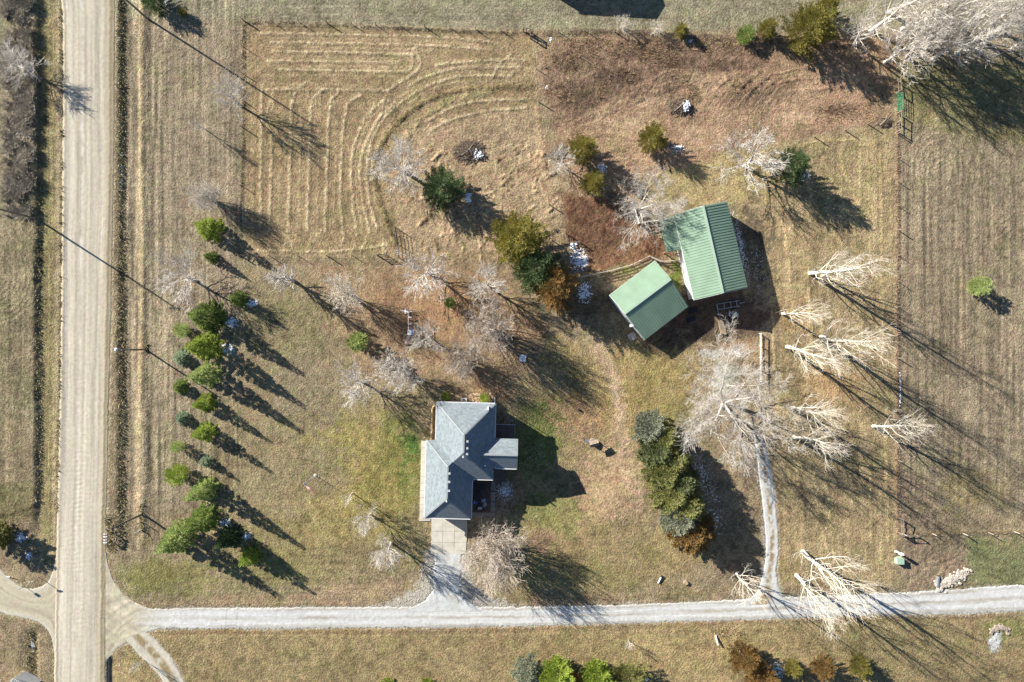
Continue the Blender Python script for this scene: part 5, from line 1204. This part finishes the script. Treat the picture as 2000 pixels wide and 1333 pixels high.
fp = empty('flagpole', G(616, 929)); tag(fp, 'thin white flagpole with a red white and blue flag on the lawn', 'flagpole')
mb = MB(); mb.tube([(0, 0, -.2), (0, 0, 6.2)], [.045, .03], 8); mb.lathe([(.02, 0), (.07, .06), (.02, .13)], 8, (0, 0, 6.2)); mb.build('pole', M_WHITE, fp)
mb = MB(); mb.lathe([(.3, -.05), (.3, .06), (.1, .12)], 10); mb.build('base', M_CONC, fp)
# flag hangs out to the lower right, stripes and canton as cloth pieces
fl = None; nx_, ny_ = 12, 13; fw, fh = 1.5, .95
def flagpt(s, t): return (.05 + s * 1.05 - t * .42, -s * 1.28 - t * .34 + .05 * math.sin(s * 8), 6.1 - s * .45 - t * .75 + .07 * math.sin(s * 9 + t * 2))
mb = MB(); F3 = []
for i in range(nx_):
    for j in range(ny_):
        mb.m = 2 if (i < 5 and j < 7) else (0 if j % 2 == 0 else 1)
        a = [flagpt(i / nx_, j / ny_), flagpt((i + 1) / nx_, j / ny_), flagpt((i + 1) / nx_, (j + 1) / ny_), flagpt(i / nx_, (j + 1) / ny_)]; mb.add(a, [(0, 1, 2, 3)])
mb.m = 1
for i in range(5):
    for j in range(4):
        p = Vector(flagpt((i + .5 + .0 * j) / nx_, (j * 1.7 + .9) / ny_)); mb.add([p + Vector((.014 * math.cos(k * 2.513), -.012, .014 * math.sin(k * 2.513) + .014)) for k in range(5)], [(0, 1, 2, 3, 4)])
mb.build('flag', [M_RED, M_WHITE, M_BLUE], fp)
# sign posts by the side drive
def sign(px, py, h, label, m, w, hh, rz):
    o = empty('road_sign', G(px, py), rz); tag(o, label, 'sign', 'signs at the road junction'); mb = MB(); mb.bar((0, 0, -.3), (0, 0, h), .06, .06, (1, 0, 0)); mb.build('post', M_METAL, o); mb = MB(); mb.bar((-w / 2, -.05, h - hh / 2), (w / 2, -.05, h - hh / 2), .02, hh); mb.build('panel', m, o)
sign(76, 1128, 2.1, 'road sign on a thin post beside the side drive', M_WHITE, .75, .28, .15)
sign(48, 1146, 1.4, 'low blue sign at the edge of the side drive', M_BLUEP, .5, .45, .5)
mb = MB(); a = G(14, 1126, .15); b = G(24, 1125.5, .5); mb.tube([a, a.lerp(b, .6), b], .07, 6); tag(mb.build('culvert_marker', M_WHITE), 'slim white marker stake beside the side drive at left', 'stake')

# ------------------------------------------------------------------ fences
def wire_fence(name, label, pts, spacing=4.5, h=1.25, m=M_WOOD, r=.06, nw=4, group='wire fences'):
    o = empty(name, G(*pts[0])); tag(o, label, 'fence', group); base = o.location
    me = None
    for a, b in zip(pts[:-1], pts[1:]):
        L_ = math.hypot(b[0] - a[0], b[1] - a[1]) * S; n = max(1, round(L_ / spacing)); ps = []
        for k in range(n + 1):
            t = k / n; p = G(a[0] + (b[0] - a[0]) * t, a[1] + (b[1] - a[1]) * t) - base; ps.append(p)
            if k == 0 and a != pts[0]: continue
            if me is None: mb = MB(); mb.tube([(0, 0, -.3), (0, 0, h)], [r, r * .9], 6); me = mb.mesh('post')
            big = k in (0, n); new_obj('post', me, m, o, loc=p, rot=(random.uniform(-.04, .04), random.uniform(-.04, .04), 0), scale=(1.5 if big else 1, 1.5 if big else 1, 1.1 if big else random.uniform(.9, 1.05)))
        for w in range(nw): mb = MB(); mb.tube([q + Vector((0, 0, h * (.25 + .72 * w / max(nw - 1, 1)))) for q in ps], .006, 3); mb.build('wire', M_POLE, o)
    return o
wire_fence('wire_fence', 'wire fence along the left side of the mown field', [(475, 40), (474, 250), (470, 420), (467, 498)])
wire_fence('wire_fence', 'wire fence along the top of the mown field', [(478, 43), (640, 47), (830, 54), (1028, 64)])
wire_fence('wire_fence', 'wire fence along the bottom of the mown field', [(470, 500), (640, 501), (738, 500)])
wire_fence('wire_fence', 'wire fence along the top of the corral', [(1036, 64), (1200, 63), (1340, 70), (1500, 80), (1650, 92)])
wire_fence('wire_fence', 'long wire fence beside the right hand field', [(1752, 262), (1753, 450), (1753, 700), (1754, 900), (1754, 1040)])
wire_fence('wire_fence', 'wire fence running to the right edge above the green patch', [(1762, 1043), (1880, 1042), (2030, 1037)], m=M_STONE, r=.07)
wire_fence('wire_fence', 'wire fence along the bottom of the corral', [(1500, 300), (1590, 268), (1650, 255), (1694, 243)], 5.5)
wire_fence('wire_fence', 'faint wire fence between mown field and corral', [(1042, 72), (1052, 200), (1072, 400), (1078, 470)], 7, nw=3)
def rail_fence(name, label, pts, h, m, nr=3, spacing=2.4, pw=.12, rh=.13, group='rail fences', cat='fence'):
    o = empty(name, G(*pts[0])); tag(o, label, cat, group); b0 = o.location
    rail_run(o, [G(*p) - b0 for p in pts], 0, h, m, nr, pw, spacing, rh); return o
rail_fence('board_fence', 'white board fence beside the lean-to', [(1233, 398), (1246, 438), (1283, 432)], 1.4, M_WHITE, 4, 1.9)
rail_fence('board_fence', 'pale board fence between the small barn and the churned soil', [(1130, 543), (1186, 531), (1231, 519), (1266, 502), (1290, 512), (1330, 510)], 1.25, mat('bleached_boards', (.58, .50, .42), .85, .15, 3), 4, 2.2)
rail_fence('board_fence', 'straight white fence above the big spreading tree', [(1483, 652), (1483, 745)], 0.95, M_WHITE, 2, 2.2)
rail_fence('pipe_corner', 'dark pipe fence panel at the lower right of the mown field', [(774, 446), (778, 478), (781, 505)], 1.4, M_BLK, 4, 2.0, .09, .05)
rail_fence('pipe_gate', 'dark pipe gate beside the mown field corner', [(738, 499), (757, 500)], 1.3, M_BLK, 4, 1.6, .08, .05, 'gates', 'gate')
rail_fence('wood_corner', 'wooden brace posts at the top left corner of the corral', [(1022, 62), (1036, 64), (1036, 76)], 1.5, M_WOOD, 2, 1.2, .16, .12)
rail_fence('wood_corner', 'dark brace posts where the right fences meet', [(1756, 1012), (1757, 1043), (1786, 1044)], 1.4, M_POLE, 2, 2.2, .16, .12)
rail_fence('wood_corner', 'grey brace rails below the green gate', [(1752, 222), (1752, 258)], 1.4, M_WOOD, 2, 1.5, .15, .12)
rail_fence('wood_corner', 'grey brace rail above the green gate', [(1750, 160), (1751, 182)], 1.5, M_WOOD, 2, 1.8, .15, .12)
rail_fence('loading_gate', 'wooden fence panel behind the lean-to posts', [(1318, 497), (1327, 496), (1329, 508)], 1.4, M_REDW, 4, 1.2, .12, .12)
rail_fence('post_rail', 'low dark rail left of the churned soil', [(1103, 455), (1106, 476), (1132, 474)], 1.2, M_POLE, 3, 1.8, .12, .08)
gt = empty('green_gate', G(1751, 184)); tag(gt, 'bright green metal pipe gate in the right fence', 'gate', 'gates')
a = Vector((0, 0, 0)); b = G(1752, 218) - G(1751, 184); b.z = 0; tl = Vector((.55, 0, 0))
for k in range(7): mb = MB(); z = .25 + .18 * k; mb.tube([a + Vector((0, 0, z)) + tl * (z / 1.4 - .3), b + Vector((0, 0, z)) + tl * (z / 1.4 - .3)], .03, 6); mb.build('rail', M_GREENP, gt)
for k in range(4): p = a.lerp(b, k / 3); mb = MB(); mb.bar(p + Vector((0, 0, .2)) + tl * (.2 / 1.4 - .3), p + Vector((0, 0, 1.38)) + tl * (1.38 / 1.4 - .3), .06, .06); mb.build('upright', M_GREENP, gt)

# ------------------------------------------------------------------ yard things
sw = empty('swing_set', G(803, 632)); tag(sw, 'old metal swing set with slide platform on the upper lawn', 'swing set')
mb = MB(); mb.tube([(-.15, 1.75, 2.2), (-.1, -1.75, 2.2)], .045, 8); mb.build('top_beam', M_PINKP, sw)
for s in (1.75, -1.75):
    for d in (-1.15, 1.15): mb = MB(); mb.tube([(-.12, s, 2.2), (d, s + (.25 if s > 0 else -.25), -.1)], .04, 8); mb.build('leg', M_WHITE, sw)
for y in (1.0, -.1):
    mb = MB(); mb.box(-.35, .15, y - .12, y + .12, .5, .54); se = mb.build('swing_seat', M_WHITE, sw)
    for q in (-.32, .12): mb = MB(); mb.tube([(q, y, .543), (-.12, y, 2.15)], .012, 4); mb.build('chain', M_METAL, se)
mb = MB(); mb.box(-.45, .55, -1.95, -1.05, 1.05, 1.12); mb.build('platform', M_LAMP, sw)
mb = MB(); mb.hexa([(.2, -1.9, 1.13), (.5, -1.9, 1.13), (.5, -1.1, 1.13), (.2, -1.1, 1.13), (.2, -1.9, 1.16), (.5, -1.9, 1.16), (.5, -1.1, 1.16), (.2, -1.1, 1.16)]); mb.build('platform_mat', M_BLUEP, sw)
mb = MB(); mb.hexa([(-.45, -2.0, 1.0), (-.05, -2.0, 1.0), (-.75, -3.5, .15), (-1.1, -3.4, .15), (-.45, -2.0, 1.05), (-.05, -2.0, 1.05), (-.75, -3.5, .2), (-1.1, -3.4, .2)]); mb.build('slide', M_PINKP, sw)
mb = MB(); mb.bar((-1.7, 2.1, .5), (.2, 1.95, .55), .1, .06); mb.bar((-.9, 2.5, .45), (-.85, 1.6, .45), .25, .05); mb.build('seesaw', M_LAMP, sw)
ww = empty('wishing_well', G(1160, 866), .25); tag(ww, 'small stone wishing well with peaked roof in the yard', 'wishing well')
mb = MB(); mb.lathe([(.62, -.2), (.62, .7), (.66, .72), (.66, .8), (.42, .8), (.42, .3)], 14); mb.build('well_ring', M_BRICKW, ww)
for s in (-.6, .6): mb = MB(); mb.bar((s, 0, .3), (s, 0, 2.0), .09, .09, (1, 0, 0)); mb.build('post', M_WOOD, ww)
mb = MB(); mb.add([(-.75, -.55, 1.8), (.75, -.55, 1.8), (.75, .55, 1.8), (-.75, .55, 1.8), (-.75, 0, 2.35), (.75, 0, 2.35)], [(0, 1, 5, 4), (2, 3, 4, 5), (0, 4, 3), (1, 2, 5), (3, 2, 1, 0)]); mb.build('roof', M_WOOD, ww)
dr = empty('lying_drum', G(1149, 864)); tag(dr, 'grey drum lying beside the wishing well', 'drum')
mb = MB(); mb.tube([(-.42, .2, .28), (.35, -.16, .28)], .27, 14); mb.build('body', M_METAL, dr, smooth=False); mb = MB(); mb.tube([(-.47, .223, .28), (-.425, .203, .28)], .24, 14); mb.build('end', M_DARK, dr)  # black end disc stands in for the shade inside the open drum
def lid(px, py, s, label, m, rz=0.0, h=.16, cat='lid'):
    o = empty('septic_lid', G(px, py), rz); tag(o, label, cat, 'ground lids'); mb = MB(); mb.box(-s, s, -s, s, -.1, h); mb.build('slab', m, o); mb = MB(); mb.box(-s * .2, s * .2, -.03, .03, h + .002, h + .06); mb.build('handle', M_METAL, o)
lid(1021, 700, .55, 'square pale concrete septic lid on the lawn', M_LAMP, -.1)
lid(1131, 801, .16, 'small dark lid right of the house yard', M_BLK, -.6, .35)
tb = empty('transformer_box', G(1754, 1094)); tag(tb, 'pale green transformer box below the fence corner', 'transformer')
mb = MB(); mb.box(-.55, .5, -.45, .45, 0.02, .8); mb.build('cabinet', M_TRANS, tb); mb = MB(); mb.box(-.6, .55, -.5, .5, .803, .86); mb.build('lid', M_TRANS, tb); mb = MB(); mb.box(-.65, .6, -.6, .6, -.1, .017); mb.build('pad', M_CONC, tb)
mp = empty('meter_pedestal', G(1750, 1077)); tag(mp, 'white meter pedestal above the transformer box', 'pedestal')
mb = MB(); mb.box(-.14, .14, -.1, .1, -.1, 1.55); mb.build('post', M_WHITE, mp); mb = MB(); mb.box(-.2, .3, -.16, .16, 1.1, 1.9); mb.build('meter_box', M_WHITE, mp); mb = MB(); mb.box(-.3, .1, -.2, .2, -.1, .25); mb.build('foot', M_CONC, mp)
# riprap, rocks
sp = []
for _ in range(230):
    t = random.random(); cx, cy, w = 1832 + 52 * t, 1143 - 26 * t ** 1.4, 9 - 2 * t; sp.append((cx + random.gauss(0, w * .7), cy + random.gauss(0, w * .6), random.uniform(.12, .38)))
stones('riprap', 'pile of white riprap rocks beside the lane at the culvert', None, sp, M_STONE, 'stuff', 0, .6)
cv = empty('culvert_pipe', G(1831, 1135)); tag(cv, 'dark end of a culvert pipe at the rock pile', 'culvert'); mb = MB(); mb.tube([(0, .9, .22), (-.1, -.9, .12)], .26, 12); mb.build('pipe', M_METAL, cv); mb = MB(); mb.tube([(.003, .935, .222), (0, .905, .22)], .235, 12); mb.build('opening_shade', M_DARK, cv)  # black disc over the pipe end paints the shade of its hollow
sp = [(1935 + 32 * t + random.gauss(0, 2), 1237 - 12 * math.sin(2.6 * t) + random.gauss(0, 3), random.uniform(.12, .4)) for t in np.linspace(0, 1, 60)]
stones('culvert_rocks', 'dark and white rocks round the lower right culvert', None, sp, M_BRICKW, 'stuff', 0, .6)
# implements behind the barns
tr = empty('utility_trailer', G(1425, 596), math.radians(9)); tag(tr, 'bare steel trailer frame parked behind the large barn', 'trailer')
for s in (-.45, .45): mb = MB(); mb.bar((-2.2, s, .55), (1.5, s, .55), .1, .12); mb.build('frame_rail', M_METAL, tr)
for x in (-2.2, -1.1, 0, 1.0): mb = MB(); mb.bar((x, -.5, .64), (x, .5, .64), .09, .05); mb.build('cross_member', M_METAL, tr)
mb = MB(); mb.bar((1.5, 0, .55), (2.4, 0, .55), .12, .1); mb.build('tongue', M_METAL, tr); mb = MB(); mb.bar((-2.3, .4, .55), (-2.15, -1.9, .55), .1, .1); mb.build('blade', M_METAL, tr)
for s in (-.62, .62): mb = MB(); mb.tube([(.6, s - .1, .35), (.6, s + .1, .35)], .35, 16); mb.build('wheel', M_DARK, tr)
def mat_piece(px, py, rz, label): o = empty('rubber_mat', G(px, py), rz); tag(o, label, 'mat', 'rubber mats'); mb = MB(); mb.box(-.75, .75, -.42, .42, -.02, .12); mb.build('pad', M_DARK, o); mb = MB(); mb.bar((.75, 0, .06), (1.05, .1, .06), .1, .06); mb.build('tab', M_DARK, o)
mat_piece(1352, 607, .35, 'upper black rubber mat right of the small barn'); mat_piece(1349, 624, .3, 'lower black rubber mat right of the small barn')
wp = empty('wood_pallet', G(1234, 658), .5); tag(wp, 'pale wooden pallet lying left of the small barn', 'pallet')
for k in range(5): mb = MB(); mb.box(-.62 + .26 * k, -.42 + .26 * k, -.6, .6, .1, .14); mb.build('board', mat('pallet_wood', (.42, .38, .34), .9, .15, 4) if k == 0 else MATS['pallet_wood'], wp)
for y in (-.5, 0, .5): mb = MB(); mb.box(-.62, .82, y - .05, y + .05, -.02, .097); mb.build('runner', MATS['pallet_wood'], wp)
lp = empty('lumber_stack', G(1410, 640), 1.75); tag(lp, 'stack of old lumber and scrap at the edge of the barn shadow', 'lumber stack')
for k in range(9):
    for j in range(2): mb = MB(); y = -.45 + .11 * k; mb.bar((-1.1 + random.uniform(-.2, .2), y, .1 + .13 * j), (1.0 + random.uniform(-.2, .3), y + random.uniform(-.08, .08), .1 + .13 * j), .1, .1); mb.build('plank', M_WOOD if (k + j) % 3 else M_TANP, lp)
for px, py, s, lb in ((1334, 711, 1.6, 'thin dark pole lying past the tip of the small barn shadow'), (1150, 118 + 5, 1.4, 'fallen limb on the corral soil')):
    mb = MB(); p = G(px, py, .08); mb.tube([p + Vector((-s, s * .6, 0)), p, p + Vector((s * .6, -s * .42, .03))], .06, 6); tag(mb.build('fallen_pole', M_WOOD), lb, 'pole')
wb = empty('white_pipe', G(1288, 1133), 1.1); tag(wb, 'short white pipe lying on the lawn near the lane', 'pipe'); mb = MB(); mb.tube([(-.55, 0, .16), (.55, 0, .2)], .13, 12); mb.build('body', M_WHITE, wb); mb = MB(); mb.tube([(.553, 0, .2), (.85, 0, .21)], .16, 12); mb.build('cap', M_DARK, wb)
st = empty('tree_stump', G(1339, 1138)); tag(st, 'pale cut stump right of the white pipe', 'stump'); mb = MB(); mb.tube([(0, 0, -.1), (.02, 0, .12), (.04, 0, .35)], [.5, .38, .34], 11); mb.build('body', M_WOOD, st); mb = MB(); mb.tube([(.04, 0, .352), (.04, 0, .37)], .31, 11); mb.build('cut_face', M_TANP, st)
pf = empty('leaning_post', G(1397, 1247), 0); tag(pf, 'short white post leaning beside the rusty bottom cedar', 'post'); mb = MB(); mb.bar((0, .6, .1), (.25, -.9, .6), .22, .14); mb.build('board', M_WHITE, pf); mb = MB(); mb.bar((-.15, .9, .08), (.0, -.7, .1), .2, .1); mb.build('lower_board', M_TANP, pf)
tree('small0', 'grey', 1230, 1258, 9, 3.0, 'tiny leafless sapling in the grass below the lane', name='bare_tree', group='bare trees on the lawn and in the fields')
tree('small0', 'grey', 268, 1301, 8, 4.0, 'tiny leafless sapling beside the two rut track', name='bare_tree', group='bare trees on the lawn and in the fields')
# brush piles
def brush(px, py, r, n, label):
    R = np.random.default_rng(int(px)); segs = []; p = G(px, py)
    for _ in range(n):
        a = R.uniform(0, 6.28); d = math.sqrt(R.random()) * r; x, y = d * math.cos(a), d * math.sin(a) * .75; z = max(.05, .9 * (1 - d / r) * R.random()) ; L_ = R.uniform(.5, 1.6); b = R.normal(.6, .7)
        q = np.array([x, y, z]); v = np.array([math.cos(b), math.sin(b), R.normal(.1, .22)]); segs.append((np.array([q - v * L_ / 2, q + R.normal(0, .06, 3), q + v * L_ / 2]), np.array([1, .8, .4]) * R.uniform(.012, .04)))
    me = tubes_mesh('branches', segs, 5); o = empty('brush_pile', p); tag(o, label, 'brush pile', 'brush piles'); c = new_obj('branches', me, MATS['weathered_wood'], o); c['kind'] = 'stuff'
    mb = MB(); mb.tube([(-r * .5, -.7, .3), (0, 0, .7), (r * .35, r * .6, .5)], [.12, .1, .05], 7); mb.build('log', M_WOOD, o)
brush(916, 297, 2.6, 620, 'brush pile with snow above the dark cedar'); brush(1328, 210, 1.9, 300, 'brush pile with bright snow on the corral soil'); brush(1725, 238, 1.3, 90, 'small tangle of wood left of the fence below the green gate')
brush(1090, 300, 1.4, 110, 'grey brush tangle left of the gold topped cedar'); brush(1205, 385, 1.6, 120, 'grey brush tangle above the churned soil')

# ------------------------------------------------------------------ old snow in the shade, weeds
mb = MB()
def snow(cu, cv, ru, rv, n, ang=0.0, rmin=.07, rmax=.26, up=0.0):
    for _ in range(n):
        a = random.uniform(0, 6.283); d = math.sqrt(random.random()) * (.5 + .5 * random.random()); x, y = d * ru * math.cos(a), d * rv * math.sin(a)
        px = cu + x * math.cos(ang) - y * math.sin(ang); py = cv + x * math.sin(ang) + y * math.cos(ang)
        p = G(px, py, up * random.uniform(.5, 1)); r = random.uniform(rmin, rmax) * (1.2 - .6 * d); k = 6; a0 = random.uniform(0, 6); st_ = random.uniform(.6, 1.6)
        rg = [(p.x + r * st_ * random.uniform(.6, 1.2) * math.cos(a0 + 1.047 * i), p.y + r / st_ * random.uniform(.6, 1.2) * math.sin(a0 + 1.047 * i), p.z - .03) for i in range(k)]
        mb.add(rg + [(p.x, p.y, p.z + .05 + .05 * r)], [(i, (i + 1) % k, k) for i in range(k)])
for s in [(492, 592, 16, 11, 90), (452, 630, 18, 14, 90), (444, 684, 20, 15, 100), (915, 390, 9, 17, 60), (934, 303, 14, 12, 70, 0, .07, .2, .62), (1340, 210, 9, 13, 80, 0, .07, .26, .75), (1177, 325, 12, 13, 60), (1174, 368, 9, 7, 40), (1322, 290, 18, 10, 60), (1573, 344, 12, 16, 80),
          (1132, 507, 24, 28, 330), (1142, 572, 18, 26, 190), (986, 960, 20, 22, 190), (440, 1022, 16, 12, 80), (483, 1048, 10, 10, 50), (40, 1050, 16, 12, 90), (56, 1086, 10, 12, 50), (230, 1301, 6, 4, 9, 0, .05, .12), (255, 1313, 4, 2, 4, 0, .05, .1), (1516, 1308, 26, 22, 160), (1262, 1328, 12, 8, 40), (1395, 1020, 22, 34, 90),
          (1076, 78, 4, 6, 14), (1068, 172, 4, 4, 10), (1344, 80, 12, 6, 24), (323, 5, 6, 12, 40), (231, 76, 2, 7, 18), (60, 1260, 4, 16, 24), (1440, 690, 18, 10, 26), (1430, 615, 20, 10, 30), (960, 965, 3, 22, 40), (1120, 480, 10, 10, 40)]: snow(*s)
snow(1447, 485, 12, 82, 330, -.22, .06, .17); snow(1480, 520, 34, 70, 150, -.2, .05, .12); snow(1376, 935, 26, 92, 420, -.33, .05, .15); snow(1050, 890, 32, 30, 120, 0, .04, .09); snow(1758, 762, 2, 46, 70); snow(474, 420, 2, 46, 50, 0, .05, .13); snow(236, 330, 2, 60, 26); snow(1000, 820, 16, 14, 40, 0, .04, .09)
tag(mb.build('snow', M_SNOW), 'old snow lying in patches in the shade', kind='stuff')
def weeds(name, label, m, spots, hmin, hmax, wd=.03, lean=.5, seed=5):
    """spots: arrays of pixel positions; every weed is a bent blade"""
    R = np.random.default_rng(seed); uv = np.asarray(spots, float); n = len(uv)
    z = terrain(uv[:, 0], uv[:, 1]); b = np.stack([(uv[:, 0] - 1000) * S, (666.5 - uv[:, 1]) * S, z - .03], -1)
    h = R.uniform(hmin, hmax, n); a = R.uniform(0, 6.283, n); ln = R.uniform(.1, lean, n) * h
    d = np.stack([np.cos(a) * ln, np.sin(a) * ln, h], -1); sd = np.stack([-np.sin(a), np.cos(a), np.zeros(n)], -1) * wd * R.uniform(.6, 1.6, n)[:, None]
    sd2 = R.normal(0, 1, (n, 3)) * wd * .8
    Vv = np.stack([b - sd, b + sd, b + d * .55 + sd * 1.2 + sd2 * .3, b + d + sd2, b + d * .55 - sd * 1.2], 1)
    me = bpy.data.meshes.new(name); Vv = Vv.reshape(-1, 3); k = np.arange(n)[:, None] * 5
    F = np.concatenate([k + np.array([[0, 1, 2]]), k + np.array([[0, 2, 4]]), k + np.array([[4, 2, 3]])], 0)
    me.vertices.add(len(Vv)); me.vertices.foreach_set('co', Vv.astype(np.float32).ravel()); me.loops.add(F.size); me.loops.foreach_set('vertex_index', F.astype(np.int32).ravel()); me.polygons.add(len(F)); me.polygons.foreach_set('loop_start', np.arange(0, F.size, 3, dtype=np.int32)); me.update()
    o = new_obj(name, me, m); return tag(o, label, kind='stuff')
M_WEED = mat('dead_grey_weeds', A(206, 194, 174), .95, .35, .35); M_WEED2 = mat('dry_brown_weeds', A(172, 146, 114), .95, .3, .5); M_WEED3 = mat('ditch_grass', A(172, 162, 118), .95, .3, .5)
R_ = np.random.default_rng(77)
def strip(n, u0, u1, v0, v1): return np.stack([R_.uniform(u0, u1, n), R_.uniform(v0, v1, n)], -1)
def alongpts(pts, n, w):
    p = resample(pts, n); i = R_.permutation(n); cl = fbm(np.arange(n) / 18.0, np.zeros(n), 401, 3) ; keep = cl > -.02
    return (p + R_.normal(0, w, (n, 2)))[keep]
s = strip(24000, 12, 66, -10, 150); s2 = strip(38000, 16, 72, 150, 425); q_ = np.concatenate([s, s2]); q_ = q_[fbm(q_[:, 0] / 14, q_[:, 1] / 14, 431, 3) > -.05]
weeds('weed_thicket', 'tall dead grey weeds filling the strip left of the road', M_WEED, q_, .3, 1.0, .016, 1.4)
weeds('ditch_weeds', 'dark rank grass along both road ditches', M_WEED3, np.concatenate([strip(3200, 229, 243, -10, 1075), strip(260, 273, 280, 985, 1040), strip(500, 206, 226, 1005, 1078), strip(1500, 72, 83, -10, 985), alongpts([(118, -10), (121, 200), (120, 420), (117, 700), (112, 1000)], 2200, 1.4), strip(400, 48, 74, 1235, 1333), strip(100, 283, 287, 672, 690)]), .12, .4, .035, 1.3)
cw = strip(16000, 1050, 1480, 75, 200); kp = (fbm(cw[:, 0] / 30, cw[:, 1] / 30, 411, 4) + .5 * fbm(cw[:, 0] / 7, cw[:, 1] / 7, 417, 2) > .1) & (cw[:, 1] < 235 - (cw[:, 0] - 1050) * .12)
weeds('corral_weeds', 'dry brown weeds on the corral soil', M_WEED2, np.concatenate([cw[kp], alongpts([(1036, 64), (1200, 63), (1340, 70), (1500, 80), (1650, 95)], 2000, 4), strip(500, 1590, 1700, 200, 240)]), .15, .5, .018, 1.2)
weeds('fence_line_weeds', 'dry weeds along the field fences', M_WEED2, np.concatenate([alongpts([(476, 30), (475, 250), (471, 400), (468, 500)], 1600, 1.6), alongpts([(478, 45), (640, 48), (800, 55), (1030, 66)], 2000, 2), alongpts([(1753, 160), (1753, 640), (1754, 1040)], 3600, 1.8), alongpts([(1760, 1043), (1880, 1042), (2030, 1038)], 1200, 1.5), alongpts([(1040, 170), (940, 172), (860, 186), (800, 218), (755, 265), (733, 315), (737, 375), (755, 430), (772, 480)], 2600, 3), alongpts([(1395, 1232), (1460, 1240)], 500, 6)]), .1, .35, .03, 1.2)
